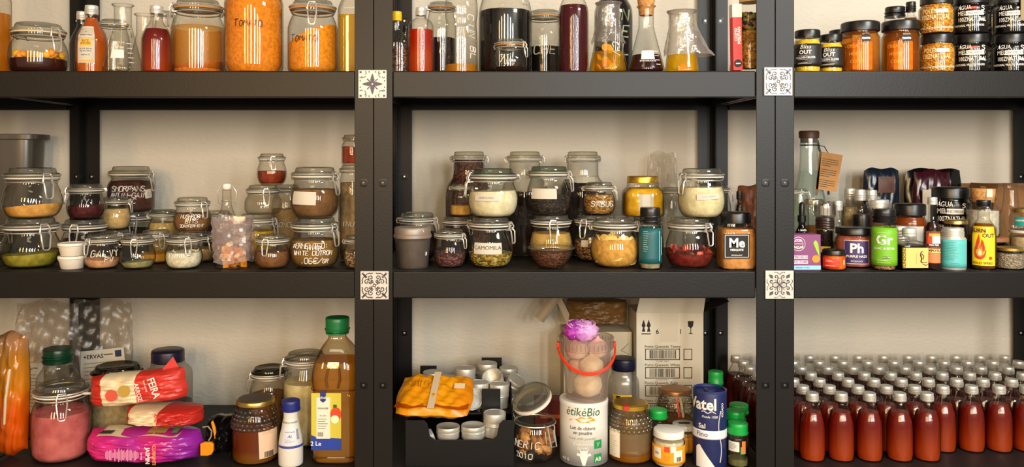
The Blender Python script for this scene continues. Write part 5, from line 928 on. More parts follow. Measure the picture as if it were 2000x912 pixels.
# oil bottle
t = T('oil_bottle', 'large square plastic bottle of cooking oil with green cap', 'bottle', wx(659, .092), .092, S3); R = 45*(D+.092)/F; t.H = H = ztop(617, .092, .02)-S3; t.R = R
P = smoothp([(.86*R, 0), (.97*R, .004), (R, .014), (R, H*.2), (R, H*.44), (.95*R, H*.50), (1*R, H*.56), (1*R, H*.62), (.9*R, H*.71), (.66*R, H*.79), (.44*R, H*.84), (.36*R, H*.865), (.36*R, H*.95)], 3); t.rf = rfun(P); OILG = glass('f0e6cc', 'a07a3a', .04, .09)
M().lathe([(0, 0)]+P, 44, sq=5).obj('bottle_body', OILG, t); fill(t, 'oil', .004, H*.70, liquid('dca632', .42), sq=5, n=40); M().lathe(ridged_cap(.52*R, H*.095, 1), 30, z=H*.905).obj('green_cap', solid('0c6a34', .4), t); M().lathe([(.3*R, 0), (.50*R, 0), (.50*R, .004), (.3*R, .004)], 28, z=H*.885).obj('cap_ring', solid('0c6a34', .4), t)
m = M()
for zz in (.055, .52): m.tube([(1.012*R*k_*cos(a_), 1.012*R*k_*sin(a_), H*zz) for a_, k_ in [(tau*(i+.5)/36, (abs(cos(tau*(i+.5)/36))**5+abs(sin(tau*(i+.5)/36))**5)**-.2) for i in range(36)]], .0018, 6, True)
m.obj('moulded_band', OILG, t); m = M()
m.tube([(-.25*R, -1.0*R, H*.54), (-.3*R, -1.03*R, H*.60), (-.2*R, -.98*R, H*.68), (.05*R, -.9*R, H*.70), (.25*R, -.98*R, H*.67), (.3*R, -1.03*R, H*.60), (.2*R, -1.0*R, H*.54)], .003, 8).obj('moulded_rib', OILG, t)
yf = -R-.0012; x0, x1 = -R*.92, R*.34; LM = solid('c9b83c', .5); lb = M().box(x0, x1, yf, yf+.001, H*.11, H*.505).obj('yellow_label', LM, t, False)
M().prism([(x0, H*.11), (x1, H*.11), (x1, H*.19), (x0+.2*R, H*.20), (x0, H*.215)], .0006, Matrix.Translation((0, yf-.0006, 0))).obj('blue_wave', solid('1c3a94', .5), lb, False); M().box(x0+.22*R, x0+.80*R, yf-.0009, yf, H*.19, H*.475).obj('white_panel', solid('dcd8c4', .5), lb, False); M().prism([(x0+.38*R, H*.52), (x0+.38*R, H*.455), (x0+.5*R, H*.44), (x0+.62*R, H*.455), (x0+.62*R, H*.52)], .0006, Matrix.Translation((0, yf-.0014, 0))).obj('blue_crest', solid('1c2c70', .5), lb, False)
ftext(t, 'chef', x0+.5*R, yf-.0018, H*.475, .009, WHITE, .01, parent=lb); ftext(t, '2 Le', x0+.20*R, yf-.0012, H*.155, .014, WHITE, .02, parent=lb); ftext(t, 'VINAGRE', x0+.5*R, yf-.0012, H*.40, .006, INK, .01, parent=lb); ftext(t, 'de sidra', x0+.5*R, yf-.0012, H*.35, .005, INK, 0, parent=lb)
M().lathe([(0, 0), (.0125, 0), (.0125, .0008), (0, .0008)], 24, mat=Matrix.Translation((x1-.012, yf-.0004, H*.36)) @ Matrix.Rotation(pi/2, 4, 'X'), sy=1.25).obj('apple_print', solid('d0401c', .5), lb); M().lathe([(0, 0), (.0095, 0), (.0095, .0008), (0, .0008)], 24, mat=Matrix.Translation((x1-.014, yf-.0013, H*.325)) @ Matrix.Rotation(pi/2, 4, 'X')).obj('apple_slice_print', solid('f0e3b4', .5), lb); M().box(x1-.018, x1-.010, yf-.0014, yf, H*.405, H*.425).obj('leaf_print', solid('2a5a24', .5), lb, False); m = M()
for i in range(5): m.box(x0+.28*R, x0+(.6+.05*(i % 3))*R, yf-.0013, yf-.0009, H*(.26+.016*i), H*(.26+.016*i)+.001)
for i in range(8): m.box(x0+(.28+.03*i)*R, x0+(.28+.03*i)*R+.0008, yf-.0013, yf-.0009, H*.205, H*.235)
m.obj('label_print', solid('4a4a44', .6), lb, False)
# ================================================================== BOTTOM SHELF, middle unit
t = T('organiser_tray', 'black plastic organiser tray full of aluminium tins', 'tray', -.055, .03, S3); BT = solid('0a0a0b', .42, 0, .3); XL, XR = -.124, .124; hf = wz(821, .03)-S3; hn = wz(859, .03)-S3
na, nb = wx(845, .03)+.055, wx(965, .03)+.055
M().prism([(XL, 0), (XR, 0), (XR, hf), (nb+.02, hf), (nb+.012, hf-.008), (nb+.006, hn+.008), (nb-.006, hn), (na+.006, hn), (na-.006, hn+.008), (na-.012, hf-.008), (na-.02, hf), (XL, hf)], .003).obj('front_wall', BT, t, True, .0008)
ys = [(0, .11, hf, .118), (.11, .22, .118, .15), (.22, .36, .16, .195)]
def side(x, pts, nm): v = [(x, y_, z_) for y_, z_ in pts]+[(x+.003, y_, z_) for y_, z_ in pts]; n = len(pts); M().add(v, [tuple(range(n)), tuple(range(2*n-1, n-1, -1))]+[(i, i+n, (i+1) % n+n, (i+1) % n) for i in range(n)]).obj(nm, BT, t, False)
SP = [(.003, 0), (.003, hf), (.06, hf), (.075, .105), (.10, .128), (.13, .130), (.14, .112), (.17, .110), (.20, .140), (.24, .146), (.26, .128), (.30, .124), (.34, .130), (.37, .112), (.37, 0)]; SL = [(.003, 0), (.003, hf), (.06, hf), (.18, .092), (.26, .110), (.37, .112), (.37, 0)]
side(XL, SL, 'side_wall'); side(XR-.003, SP, 'side_wall')
M().box(XL, XR, .37, .373, 0, .112).box(XL+.005, XL+.05, .37, .373, .112, .136).box(XR-.075, XR-.02, .37, .373, .112, .158).obj('back_wall', BT, t, False)
fl = [.048, .090, .110]
for (y0, y1), z_ in zip(((.003, .105), (.108, .215), (.218, .37)), fl): M().box(XL+.003, XR-.003, y0, y1, z_-.004, z_).obj('inner_floor', BT, t, False)
M().box(.050, .095, .1055, .1085, .052, .148).obj('divider', BT, t, True, .001)
# the tins
TN = 0
def tin(label, cx, top, y, base, w_=42, hgt=None, tiltx=0, tilty=0, lidonly=False, open_=False):
    R = w_/2*(D+y)/F; H = hgt or max(.016, ztop(top, y, R)-base); t = T('aluminium_tin', label, 'tin', wx(cx, y), y, base, 'aluminium tins in the organiser tray'); t.e.rotation_euler = (tiltx, tilty, 0)
    if lidonly or open_: M().lathe([(0, 0), (R, 0), (R*1.0, H*.3), (R*1.04, H*.36), (R, H*.44), (R*1.04, H*.6), (R, H*.7), (R, H), (R*.94, H), (R*.94, .003), (0, .003)], 32).obj('lid_shell', TIN, t)
    else:
        M().lathe([(0, 0), (R*.95, 0), (R*.97, .002), (R*.97, H*.45), (R*.9, H*.46)], 32).obj('tin_body', TIN, t)
        M().lathe([(0, H*.46), (R*.98, H*.46), (R*1.01, H*.49), (R*.98, H*.53), (R*1.01, H*.57), (R*.98, H*.61), (R, H*.64), (R, H*.95), (R*.97, H), (R*.90, H), (R*.88, H*.985), (0, H*.985)], 32).obj('screw_lid', TINTOP, t)
    return t
z0 = S3+fl[0]+.0008; z1 = S3+fl[1]+.0008; z2 = S3+fl[2]+.0008
tin('front left tin showing in the tray notch under the yellow bag', 875, 826, .088, z0, 46); tin('front middle tin showing in the tray notch', 924, 824, .088, z0, 47); tin('tin at the right of the front compartment, rising above the notch', 966, 800, .1, z0, 44)
tin('tin lid standing askew at the left of the tray notch', 836, 840, .06, z0+.007, 30, .012, 0, 1.15, True)
tin('pale tin lid leaning upright behind the yellow bag', 921, 765, .152, z1+.026, 42, .012, .95, .15, True); tin('tin behind the leaning pale lid', 935, 742, .19, z1, 40)
tin('tin at the back left corner behind the yellow bag', 846, 722, .32, z2, 40); tin('tin before the back left one, half covered by the yellow bag', 845, 738, .252, z2, 39); tin('dull tin right of the left pair at the back', 880, 729, .295, z2, 38); tin('tin low between the yellow bag and the tall tin', 884, 745, .243, z2, 34)
a = tin('tall double-height tin at the centre of the pile', 909, 714, .27, z2, 40); b = tin('highest tin standing at the back of the pile', 951, 705, .33, z2, 40)
tin('tilted open tin showing its ribbed rim', 965, 720, .245, z2+.022, 40, .026, .6, -.25, False, True); tin('tin at the back right corner of the tray', 993, 714, .335, z2, 36); tin('tin under the tilted open one', 975, 745, .205-.02, z1, 38); tin('dented tin leaning at the right wall of the tray', 1000, 738, .255, z2+.006, 36, .03, .35, .5)
# orange-yellow bag across the tray
YB = bagmat('yellow_bag', ((0, 'c9680c'), (.12, 'd98a0e'), (.75, 'd9900f'), (1, 'd07a0c')), 0, .3, .08, 4)
t = T('snack_bag', 'yellow and orange plastic packet lying across the tray', 'bag', wx(851, .11), .091, S3+.128); o = pillow(.178, .135, .034, 61, .0028, 34, 22, pin=5).obj('bag_body', YB, t); o.rotation_euler = (-pi/2+.42, 0, -.10); o.location = (0, .0, .016); t.b = o; mt = Matrix.LocRotScale(o.location, o.rotation_euler, None)
M().box(-.008, .008, -.0225, -.0205, -.066, .060, mt).obj('sealing_tape', solid('c9b494', .35), t, False); M().add(*grid_sheet(16, 5, lambda u, q: (-.085+.17*u, -.019+.012*q-.003*abs(sin(14*u)), -.064-.004*sin(9*u)+.032*q)), mt).obj('clear_end', solid('b5480c', .2), t)
m = M(); rnd = random.Random(5)
for i in range(7): m.tube([(-.066+.008*i+rnd.uniform(-.002, .002), -.0205, .030-.010*k_+rnd.uniform(-.003, .003)) for k_ in range(3)], .0006, 4, mat=mt)
m.obj('print_marks', solid('8a4a0c', .6), t); M().box(.045, .070, -.0215, -.0205, .005, .022, mt).obj('sticker', solid('dcc9a0', .6), t, False)
# open walnut jar
t = T('clip_top_jar', 'open clip jar of walnuts lettered Turmeric 2010, lid swung up', 'jar', wx(1045, .09), .09, S3); R = 43*(D+.09)/F; t.R = R; hb = wz(832, .07)-S3; t.H = hb; prof = smoothp([(r*R, z_*hb) for r, z_ in [(.60, 0), (.74, .02), (.90, .12), (.98, .28), (1, .46), (.985, .66), (.93, .84), (.88, .95), (.86, 1)]]); t.rf = rfun(prof)
M().lathe([(0, 0)]+prof+[(.86*R, hb+.14*R), (.93*R, hb+.16*R), (.93*R, hb+.22*R), (.80*R, hb+.22*R)], 36).obj('glass_body', GLASS, t); t.hb = hb
WN = [solid('a86e38', .6, 0, .3, .35, 90, .6), solid('c08a4e', .6, 0, .3, .35, 90, .6), solid('8a5a30', .6, 0, .3, .35, 90, .6)]; wm = blobm(.0165, (1, .72, .62), .16, 14, 9, 9)
chunks(t, 'walnut', protomesh(wm, WN[0], .0165), 30, .0175, hb*.80, .8, 1.05, WN, .95, 14)
hand(t, 'MERIC', t.th(1028), t.zl(868), .015, CHALK, .0010); hand(t, '2010', t.th(1022), t.zl(890), .013, CHALK, .0010)
q = Matrix.Translation((-.004, .02, hb+.045)) @ Matrix.Rotation(-.42, 4, 'Y') @ Matrix.Rotation(.30, 4, 'X')
lo = M().lathe([(0, .008), (.86*R, .008), (.93*R, .011), (.93*R, .017), (.80*R, .020), (.76*R, .027), (0, .027)], 36, mat=q).obj('glass_lid', LID, t); M().lathe([(.78*R, 0), (.93*R, 0), (.95*R, .003), (.93*R, .007), (.78*R, .007)], 36, mat=q).obj('rubber_gasket', GASKET, t)
u = lambda a_, b_, z_: (R*a_*cos(.95)-b_*sin(.95), -R*a_*sin(.95)-b_*cos(.95), z_)
M().tube([(.94*R*cos(tau*i/28), .94*R*sin(tau*i/28), hb+.10*R) for i in range(28)], .0013, 5, True).tube([(-.9*R, .02, hb+.1*R), (-1.0*R, .02, hb+.02), (-.95*R, .02, hb+.038)], .0013, 5).obj('wire_bail', STEEL, t)
M().tube([u(.95, .010, hb+.006), u(1.12, .010, hb+.008), u(1.16, .008, hb-.010), u(1.30, .007, hb-.036), u(1.34, -.007, hb-.036), u(1.18, -.008, hb-.010), u(1.12, -.010, hb+.008), u(.95, -.010, hb+.006)], .0014, 5).tube([u(1.0, .012, hb-.004), u(1.08, .012, hb-.030), u(1.08, -.012, hb-.030), u(1.0, -.012, hb-.004)], .0013, 5).obj('clasp', STEEL, t)
# milk powder can and bucket
t = T('milk_powder_can', 'white and grey goat milk powder can holding up the bucket', 'can', wx(1140, .085), .085, S3); R = 46.5*(D+.085)/F; t.R = R; H = t.H = ztop(766, .085, R)-S3; t.rf = lambda z: R
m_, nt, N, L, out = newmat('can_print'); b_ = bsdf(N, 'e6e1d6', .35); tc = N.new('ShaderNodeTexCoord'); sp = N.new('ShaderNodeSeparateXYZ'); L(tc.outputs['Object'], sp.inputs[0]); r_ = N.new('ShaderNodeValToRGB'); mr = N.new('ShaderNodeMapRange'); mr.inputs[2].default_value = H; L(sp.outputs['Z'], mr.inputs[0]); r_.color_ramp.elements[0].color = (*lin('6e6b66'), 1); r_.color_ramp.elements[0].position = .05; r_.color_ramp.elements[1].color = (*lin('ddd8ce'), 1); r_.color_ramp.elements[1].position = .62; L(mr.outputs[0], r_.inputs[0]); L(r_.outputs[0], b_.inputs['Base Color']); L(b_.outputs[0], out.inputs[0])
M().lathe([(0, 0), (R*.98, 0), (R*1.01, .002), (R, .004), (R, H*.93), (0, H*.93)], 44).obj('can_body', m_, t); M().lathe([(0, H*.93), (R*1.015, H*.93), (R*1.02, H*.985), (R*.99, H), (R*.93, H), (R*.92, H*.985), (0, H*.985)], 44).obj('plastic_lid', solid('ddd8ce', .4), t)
th = t.th(1138); DG = solid('1c5a34', .5); rtext(t, 'étikéBio', th, t.zl(803), .027, DG, .0, shear=.15, xs=.92); v = [(-.030, .0), (-.012, .002), (-.004, .008), (.010, .004), (.016, .009), (.026, .003), (.030, -.002), (.012, -.003), (.018, -.007), (-.005, -.005), (-.032, -.004)]
M().add([cyl(t.rf, th+x_/R, t.zl(818)+z_, .0008) for x_, z_ in v], [tuple(range(len(v)))[::-1]]).obj('orange_brush', solid('e8920e', .5), t, False)
GY = solid('4a4744', .6); rtext(t, 'Lait de chèvre', th, t.zl(834), .0115, GY, .01, xs=.9); rtext(t, 'en poudre', th, t.zl(843), .0115, GY, .01, xs=.9); rtext(t, 'Goat milk powder', th, t.zl(854), .0088, solid('98a08e', .6), 0); rtext(t, 'Ziegenmilch', th, t.zl(865), .0095, WHITE, .01); rtext(t, 'pulver', th, t.zl(872), .0095, WHITE, .01)
GT = [(-.004, -.030), (-.008, -.016), (-.011, -.008), (-.011, -.004), (-.022, -.001), (-.018, .006), (-.011, .004), (-.010, .008), (-.014, .020), (-.007, .012), (-.003, .013), (.003, .013), (.007, .012), (.014, .020), (.010, .008), (.011, .004), (.018, .006), (.022, -.001), (.011, -.004), (.011, -.008), (.008, -.016), (.004, -.030)]
c0 = (0, -.004); gv = [cyl(t.rf, th+.05+x_*.78/R, t.zl(890)+.005+z_*.78, .0008) for x_, z_ in GT+[c0]]; n = len(GT); M().add(gv, [(n, (i+1) % n, i) for i in range(n)]).obj('goat_head_print', WHITE, t, False)
for py, c, s in ((866, '1c8a44', ''), (893, '1c8a44', 'AB')):
    q = patch(t, 'green_logo', t.th(1167), t.zl(py), .020, .019, solid(c, .5), off=.0007, nx=5, nz=2)
    if s: rtext(t, s, t.th(1167), t.zl(py+2), .013, WHITE, .02)
    else: hand(t, 'V', t.th(1167), t.zl(py), .010, WHITE, .0007)
rtext(t, '400 G', t.th(1106), t.zl(898), .009, WHITE, .02)
tb = T('plastic_bucket', 'clear plastic bucket of onions with orange handle on the can', 'bucket', wx(1145, .085), .085, t.top+.0005); R0, R1 = 40*(D+.085)/F, 53*(D+.085)/F; H = ztop(648, .085, R1)-t.top; tb.R, tb.H = R1, H; P = [(R0*.97, 0), (R0, .003), (R0*1.04, H*.3), (R1*.90, H*.80)]; tb.rf = rfun(P)
M().lathe([(0, 0)]+P+[(R1*.96, H*.805), (R1, H*.82), (R1, H*.97), (R1*1.02, H*.985), (R1*.99, H), (R1*.93, H*.99), (R1*.92, H*.82)], 44).obj('bucket_body', glass('f3efea', 'cfc6be', .12, .13, 0, .15, 'ecd6ce'), tb); m = M()
for i in range(40): a_ = tau*i/40; m.box(-.0006, .0006, -R1*1.004, -R1*.99, H*.83, H*.93, Matrix.Rotation(a_, 4, 'Z'))
m.obj('rim_ribs', glass('efeae4', 'c4bcb4', .15, .25), tb)
hp = []
for i in range(25): a_ = pi*i/24; hp.append((R1*1.04*cos(a_)*1.02, -R1*.62*sin(a_)-.001, H*.86-.052*sin(a_)))
hp = [(x_, -sqrt(max(0, (R1*1.05)**2-min(abs(x_), R1*1.049)**2))-.001, z_) for x_, _, z_ in hp]; M().tube([(x_, y_, z_+.0016) for x_, y_, z_ in hp], .0023, 8).tube([(x_, y_, z_-.0016) for x_, y_, z_ in hp], .0023, 8).box(R1*1.0, R1*1.08, -.006, .006, H*.82, H*.90).box(-R1*1.08, -R1*1.0, -.006, .006, H*.82, H*.90).obj('orange_handle', solid('e0300c', .4), tb)
def onion(p, r, c, sd, kind='onion', lab=''):
    o = T(kind, lab, kind, tb.X+p[0], tb.Y+p[1], tb.Z+p[2]-r*.85, 'onions in the clear bucket'); m = M().lathe([(0, 0), (r*.3, .0), (r*.8, r*.28), (r, r*.75), (r*.92, r*1.2), (r*.55, r*1.52), (r*.2, r*1.72), (r*.1, r*1.95), (0, r*1.98)], 24); rn = random.Random(sd); m.v = [(x_*(1+rn.uniform(-.03, .03)), y_*(1+rn.uniform(-.03, .03)), z_) for x_, y_, z_ in m.v]; m.obj('onion_bulb', powder(c, 'efd2b8' if c[3] == 'a' or c[2] < 'c' else 'f0dcb8', 30, .2), o)
onion((.002, -.006, .033), .035, 'e6c79a', 1, 'onion', 'pale peeled onion at the bottom front of the bucket'); onion((.010, -.012, .076), .029, 'e6c290', 3, 'onion', 'pointed golden onion in the middle of the bucket'); onion((-.020, .012, .072), .024, 'dca888', 2, 'onion', 'brownish onion at the left rear of the bucket')
onion((-.024, -.004, .112), .0265, 'e3a89c', 4, 'onion', 'pink onion high at the left of the bucket'); onion((.027, .004, .114), .0265, 'e6b0a6', 5, 'onion', 'pink onion high at the right of the bucket')
nt_ = T('net_bag', 'crumpled purple net bag stuffed in the top of the bucket', 'net', tb.X-.012, tb.Y, tb.Z+H*.97); bm = blobm(.040, (1.0, .8, .62), .14, 26, 4, 16); o = bm.obj('net_bundle', bagmat('net', ((0, 'e08ad0'), (.35, 'c94ac0'), (.6, '9a2aa8'), (1, 'd9a0cf')), 0, .4, .6, 9), nt_, angle=180); o.location = (0, 0, .016); m = M(); rn = random.Random(8)
for i in range(16): 
    a0 = rn.random()*tau; m.tube([(.035*cos(a0+.5*k_)*(1-.04*k_), .030*sin(a0+.5*k_), .016+.021*sin(rn.random()*2+.4*k_)) for k_ in range(6)], .0009, 5)
m.obj('net_strands', solid('e6b0dc', .4), nt_)
# behind the can
t = lidded('plastic jar with navy lid and yellow label behind the bucket', 1218, 60, 694, .265, S3, powder('a89a82'), .5, solid('14142c', .35), .16, .80, prof=smoothp([(.9, 0), (.98, .01), (1, .05), (1, .4), (1, .74), (.93, .84), (.78, .91), (.76, 1)], 3), name='plastic_jar', gl=PLASTIC); patch(t, 'yellow_label', t.th(1215), t.zl(778), .05, .02, solid('e0a514', .6)); patch(t, 'black_mark', t.th(1208), t.zl(776), .010, .010, INK, nx=3, nz=1, off=.001)
t = bubble_jar('nearly empty honey jar with gold lid and red seal strip', 1231, 86, 777, .09, liquid('c9820e', .45), .22, GOLD); band(t, 'honey_smear', .02, t.hg*.86, glass('f7ecd2', 'cdb78c', .3, .05, 0, .16, 'd9c49a'), -.0022); patch(t, 'paper_label', t.th(1200), t.zl(868), .034, .062, solid('e3d9c4', .7)); lines(t, t.th(1200), [t.zl(893)+.005*k for k in range(10)], .024, solid('8d8474', .7), off=.0012); M().lathe([(0, 0), (.70*t.R, 0), (.70*t.R, .0012), (0, .0014)], 32, z=t.H-.0008).obj('lid_print', solid('8a6a1c', .35, .5), t); M().box(-.022, -.010, -.80*t.R-.001, -.02, t.H-.008, t.H+.001).obj('seal_strip', solid('b5281c', .5), t, False)  # leftover honey film; its pale haze also paints in the glass's refracted brightness
t = bubble_jar('honey jar with worn bronze lid before the port wine carton', 1320, 73, 752, .222, liquid('a06a24', .4), .45, solid('9a6a3c', .4, .6)); patch(t, 'red_seal', t.th(1325), t.zl(795), .006, .045, solid('c9401c', .6), nx=2, tilt=.1); patch(t, 'cream_seal', t.th(1332), t.zl(795), .006, .045, PAPER, nx=2, tilt=.1)
GC = solid('0c9a3c', .38)
def green_cap(label, cx, w_, top, y, cont, lvl=.5, hh=.2, stick=False):
    t = bottle(label, cx, w_, top, y, S3, JARP, cont, lvl, GC, .94, hh, name='spice_bottle', group='green-capped spice bottles', capname='green_cap', ridge=1); M().lathe([(0, 0), (.7*t.R, 0), (.7*t.R, .0015), (0, .002)], 24, z=t.H-.0006).obj('flip_lid', GC, t)
    if stick: patch(t, 'white_label', t.th(cx-8), t.H*.5, .026, .022, solid('d9d5c8', .6)); lines(t, t.th(cx-8), [t.H*(.45+.03*k) for k in range(5)], .018, INK, off=.0012); patch(t, 'orange_print', t.th(cx+11), t.H*.5, .009, .026, solid('d9702a', .6), nx=3, nz=2); patch(t, 'green_ring_print', t.th(cx+10), t.H*.42, .012, .016, solid('4aa84a', .6), nx=3, nz=2, off=.0005)
    return t
green_cap('green-capped spice jar between the two honey jars', 1285, 38, 795, .135, powder('7d7458'), .5)
def mustard(label, cx, w_, top, y):
    t = lidded(label, cx, w_, top, y, S3, powder('d9cda8'), .85, WHITE, .20, .95); band(t, 'orange_label', t.H*.12, t.H*.62, solid('e8960c', .5)); th = t.th(cx); patch(t, 'red_emblem', th-.1, t.H*.55, .012, .012, solid('d0401c', .5), nx=3, nz=2, off=.0010); patch(t, 'white_emblem', th+.28, t.H*.56, .012, .014, WHITE, nx=3, nz=2, off=.0010); patch(t, 'white_panel', th+.62, t.H*.36, .022, .026, solid('ece4cc', .5), nx=4, nz=2, off=.0009); patch(t, 'white_oval', th-.75, t.H*.42, .02, .024, solid('ece4cc', .5), nx=4, nz=2, off=.0009); rtext(t, 'bio', th-.75, t.H*.42, .008, INK, .01, off=.0014)
    for i in range(7): patch(t, 'barcode_bar', th+.5+.05*i, t.H*.28, .0009, .010, INK, nx=1, nz=1, off=.0014)
    lines(t, th-.05, [t.H*(.22+.03*k) for k in range(6)], .018, solid('a8620c', .6), off=.001); return t
mustard('small white-lidded jar with orange label at the front', 1306, 62, 830, .05); t = lidded('white-lidded orange-labelled jar half hidden behind the salt tub', 1337, 49, 821, .133, S3, powder('c9a45c'), .85, WHITE, .18, .95); band(t, 'orange_label', t.H*.12, t.H*.62, solid('e0901a', .5))
M().box(-.014, .012, -.006, .004, t.H+.0002, t.H+.0012).obj('black_strip', INK, t, False)
# salt tub
t = T('salt_tub', 'blue and white cardboard salt tub at the front by the right posts', 'tub', wx(1386, .055), .055, S3); R = 32*(D+.055)/F; H = t.H = ztop(751, .055, R)-S3; t.R = R; t.rf = lambda z: R; NV = solid('1c2454', .4)
M().lathe([(0, 0), (R*.98, 0), (R, .002), (R, H*.97), (R*.98, H*.985), (R*.93, H*.985), (R*.92, H*.965), (0, H*.965)], 40).obj('tub_body', NV, t); M().lathe([(R*.90, H*.97), (R*1.005, H*.97), (R*1.01, H*.99), (R*.97, H), (R*.90, H*.985)], 40).obj('rim', solid('2a3560', .3), t); M().lathe([(0, H*.966), (R*.34, H*.966), (R*.34, H*.985), (0, H*.987)], 24).obj('pour_spout', solid('2a3560', .3), t)
th = t.th(1384); rtext(t, 'Vatel', t.th(1371), t.zl(790), .036, WHITE, .03, xs=.92); rtext(t, 'Desde 1928', t.th(1386), t.zl(813), .0072, WHITE, .01, shear=.2); m = [cyl(t.rf, th+(-.016+.032*i/12)/R, t.zl(804)+.0022*sin(i*.9), .0006) for i in range(13)]; M().tube(m, .001, 5).obj('wave_print', WHITE, t)
rtext(t, 'Sal', t.th(1372), t.zl(832), .0155, WHITE, .02); band(t, 'pale_band', t.zl(857), t.zl(840), solid('dcdde0', .5)); rtext(t, 'Fino', t.th(1372), t.zl(848), .0155, solid('5a6084', .5), .01, off=.0014)
tri = [(-.030, -.1), (-.030, .022), (-.020, .028), (.004, -.005), (.024, -.1)]; tz = t.zl(893); tv = [cyl(t.rf, th+x_/R, max(.001, tz+z_), .0009) for x_, z_ in [(-.030+.054*i/10, -.1) for i in range(11)]]+[cyl(t.rf, th+x_/R, max(.0012, tz+z_), .0009) for x_, z_ in [(-.030, .022), (-.026, .026), (-.020, .028), (-.015, .021), (-.010, .014), (-.005, .007), (.0, .0), (.006, -.008), (.012, -.017), (.018, -.026), (.024, -.035)]]
M().add(tv, [(i, i+1, 12+i, 11+i) for i in range(10)]).obj('white_dune_print', solid('e0ddd4', .5), t, False); rtext(t, 'IODADO', t.th(1409), t.zl(800), .008, WHITE, .02, rot=pi/2); M().tube([cyl(t.rf, t.th(1405)+.10*sin(i*.45), H*(.08+.045*i), .0006) for i in range(16)], .0009, 5).obj('curve_print', WHITE, t)
t = green_cap('tall spice bottle with bright green cap behind the salt tub', 1398, 30, 722, .165, powder('5a6048'), .6, .17)
green_cap('front green-lidded spice jar with white sticker beside the right posts', 1441, 41, 820, .042, powder('5e5a34', '6e6a3c'), .24, .25, True); green_cap('second green-lidded spice jar back from the front one', 1437, 40, 797, .1, powder('5a5a3a'), .4, .2); green_cap('rearmost of the three green-lidded spice jars by the posts', 1443, 38, 785, .157, powder('5a5a3a'), .4, .2)
t = T('paper_box', 'small red box behind the walnut jar', 'box', wx(1070, .25), .25, S3); w2 = 26*(D+.25)/F; h = wz(776, .25)-S3; o = M().box(-w2, w2, -.02, .02, 0, h).obj('box_body', solid('5e1410', .5), t, False, .001); M().box(-w2*.6, w2, -.0206, -.02, h*.5, h*.6).obj('orange_stripe', solid('b5501c', .5), o, False)
# cartons at the back
CW = solid('d9d0bd', .8, 0, .2, .06, 20)
t = T('wine_carton', 'white port wine carton with barcodes standing against the wall', 'box', wx(1307, .36), .425, S3); x0, x1 = wx(1243, .36)-t.X, wx(1374, .36)-t.X; h = wz(612, .36)-S3; yf = -.0652
cb_ = M().box(x0, x1, -.065, .065, 0, h).obj('carton_body', CW, t, False, .0008)
def fl4(v, nm, mat): v = v+[(x_, y_+.003, z_+.001) for x_, y_, z_ in v]; M().add(v, [(0, 1, 2, 3), (7, 6, 5, 4), (0, 4, 5, 1), (1, 5, 6, 2), (2, 6, 7, 3), (3, 7, 4, 0)]).obj(nm, mat, t, False)
zt = wz(580, .34)-S3; fl4([(x0, -.064, h), (x1, -.064, h), (x1, -.085, zt), (x0+.006, -.085, zt)], 'top_flap', CW); fl4([(x1, -.06, h), (x1, .025, h), (x1+.072, .018, h+.030), (x1+.072, -.055, h+.030)], 'side_flap', solid('2c2622', .8))
def px_(p): return wx(p, .36)-t.X
def pz_(p): return wz(p, .36)-S3
for nm, py in (('Porto Quevedo Tawny', 677), ('Porto Quevedo White', 713), ('Porto Quevedo Ruby', 748), ('Porto Quevedo', 783)):
    ftext(t, nm, px_(1259), yf-.0004, pz_(py), .0105, INK, .006, .98, align='LEFT', parent=cb_); m = M(); a_, b_, c_, d_ = px_(1260), px_(1328), pz_(py+4), pz_(py+26); rn = random.Random(py)
    for e0, e1 in (((a_, b_), (px_(1335), px_(1352))), ): 
        for (p0, p1) in (e0, e1): m.box(p0, p1, yf-.0003, yf, c_-.002, c_); m.box(p0, p1, yf-.0003, yf, d_, d_+.002); m.box(p0, p0+.002, yf-.0003, yf, d_, c_); m.box(p1-.002, p1, yf-.0003, yf, d_, c_)
    q = a_+.012
    while q < b_-.012: k_ = rn.choice((.0008, .0012, .002)); m.box(q, q+k_, yf-.0003, yf, d_+.004, c_-.004); q += k_+rn.choice((.0009, .0014, .002))
    m.obj('barcode_print', INK, cb_, False); ftext(t, '0 12 5601 7832 0', (a_+b_)/2, yf-.0004, pz_(py+28.5), .0048, INK, 0, parent=cb_)
ftext(t, '6', px_(1284), yf-.0004, pz_(648), .018, INK, .01, parent=cb_); ftext(t, '1', px_(1329), yf-.0004, pz_(648), .018, INK, .01, parent=cb_); M().box(px_(1289), px_(1324), yf-.0006, yf, pz_(668), pz_(612)).obj('tape', solid('cfc4ae', .5), cb_, False); m = M()
for p0 in (1257, 1267):
    xx = px_(p0); m.prism([(xx-.0045, pz_(652)+.006), (xx+.0045, pz_(652)+.006), (xx+.002, pz_(640)), (xx+.0055, pz_(636)), (xx, pz_(624)), (xx-.0055, pz_(636)), (xx-.002, pz_(640))], .0004, Matrix.Translation((0, yf-.0003, 0)))
m.box(px_(1253), px_(1271), yf-.0003, yf, pz_(653), pz_(651)).obj('arrow_print', INK, cb_, False); xx = px_(1349); M().prism([(xx-.007, pz_(652)), (xx+.007, pz_(652)), (xx+.001, pz_(650)), (xx+.001, pz_(641)), (xx+.006, pz_(637)), (xx+.008, pz_(627)), (xx-.008, pz_(627)), (xx-.007, pz_(637)), (xx-.001, pz_(641)), (xx-.001, pz_(650))], .0004, Matrix.Translation((0, yf-.0003, 0))).obj('glass_symbol', INK, cb_, False)
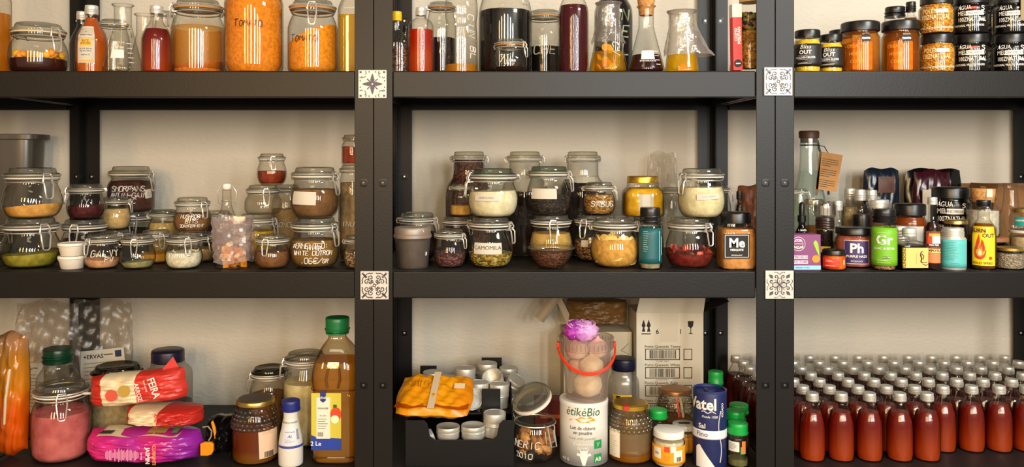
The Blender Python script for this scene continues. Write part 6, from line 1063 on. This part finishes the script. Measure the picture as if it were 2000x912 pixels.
t = T('cardboard_box', 'pale carton against the wall behind the bucket', 'box', wx(1170, .4), .45, S3); x0, x1 = wx(1101, .4)-t.X, wx(1234, .4)-t.X; h = wz(648, .4)-S3; t.H = h; M().box(x0, x1, -.05, .05, 0, h).obj('carton_body', solid('c4b598', .8, 0, .2, .08, 20), t, False, .0008); M().prism([(x1-.008, h-.03), (x1-.03, h-.05), (x1-.006, h-.06)], .002, Matrix.Translation((0, -.056, 0))).obj('torn_edge', solid('b5a88c', .8), t, False)
t2 = T('paper_parcel', 'brown paper parcel on top of the pale carton', 'parcel', wx(1170, .4), .447, S3+t.H+.012); h = .068; W = wx(1231, .4)-wx(1110, .4); o = pillow(W, h, .082, 71, .0028, 30, 18, pin=16, crease=.9).obj('parcel_body', solid('6b4a20', .45, 0, .5, .4, 16), t2, angle=30); o.location = (0, 0, h/2+.003)
q = Matrix.Translation((wx(1068, .4)-t2.X, -.03, .046)) @ Matrix.Rotation(.62, 4, 'Y'); M().add(*grid_sheet(8, 6, lambda u_, q_: ((u_-.5)*.03, -.010*sin(pi*u_), (q_-.4)*.085)), q).add([(-.015, 0, .05), (.015, 0, .05), (.09, .02, .01), (.09, .02, -.012)], [(0, 1, 2, 3)], q).obj('paper_flap', solid('a89478', .8), t2)
# ================================================================== BOTTOM SHELF, right unit: the red bottles
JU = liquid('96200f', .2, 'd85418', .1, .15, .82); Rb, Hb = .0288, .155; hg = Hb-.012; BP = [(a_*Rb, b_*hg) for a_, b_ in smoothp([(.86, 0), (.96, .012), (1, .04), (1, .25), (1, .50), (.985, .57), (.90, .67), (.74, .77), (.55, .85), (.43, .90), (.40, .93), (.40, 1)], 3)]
proto = T('juice_bottle', 'x', 'bottle', 0, 0, S3, 'red juice bottles in rows'); proto.rf = rfun(BP); GB = M().lathe([(0, 0)]+BP, 28).obj('glass_body', CLEAR, proto); LQ = fill(proto, 'red_juice', .003, hg*.78, JU, gap=.0016, n=24); LQ_SHADE = fill(proto, 'red_juice', .003, hg*.74, liquid('6e1410', .15, 'a82c12', .1, .1, .65), gap=.0016, n=24); CP = M().lathe(ridged_cap(.485*Rb, .0185, 3), 24, z=Hb-.0185).obj('screw_cap', TIN, proto)  # second, darker juice is for the rear rows: their shade put into the colour
meshes = [(GB.name, GB.data), (None, LQ.data), (CP.name, CP.data)]; LD_SHADE = LQ_SHADE.data
for o in (GB, LQ, LQ_SHADE, CP, proto.e): bpy.data.objects.remove(o)
ORD = ['first', 'second', 'third', 'fourth', 'fifth', 'sixth', 'seventh', 'eighth', 'ninth', 'tenth', 'eleventh', 'twelfth', 'thirteenth']; ROW = ['front', 'second', 'third', 'fourth', 'fifth', 'sixth', 'rearmost']; rn = random.Random(11)
for j in range(7):
    ks = list(range(1, 6)) if j == 0 else list(range(0, 13))
    for k in ks:
        x = .702+.0677*k+rn.uniform(-.0025, .0025); y = .082+.0592*j+rn.uniform(-.0004, .0004)
        if x > 1.515: continue
        lab = f'red juice bottle, {ORD[ks.index(k)]} from the left in the {ROW[j]} row'
        e = bpy.data.objects.new('juice_bottle', None); COL.objects.link(e); e.empty_display_size = .02; e.location = (x, y, S3); e.rotation_euler = (0, 0, rn.random()*.6); e['label'] = lab; e['category'] = 'bottle'; e['group'] = 'red juice bottles in rows'
        for nm, me in (('glass_body', meshes[0][1]), ('red_juice', LD_SHADE if (j >= 2 and not (j == 4 and k in (9, 10))) else meshes[1][1]), ('screw_cap', meshes[2][1])):
            o = bpy.data.objects.new(nm, me); COL.objects.link(o); o.parent = e
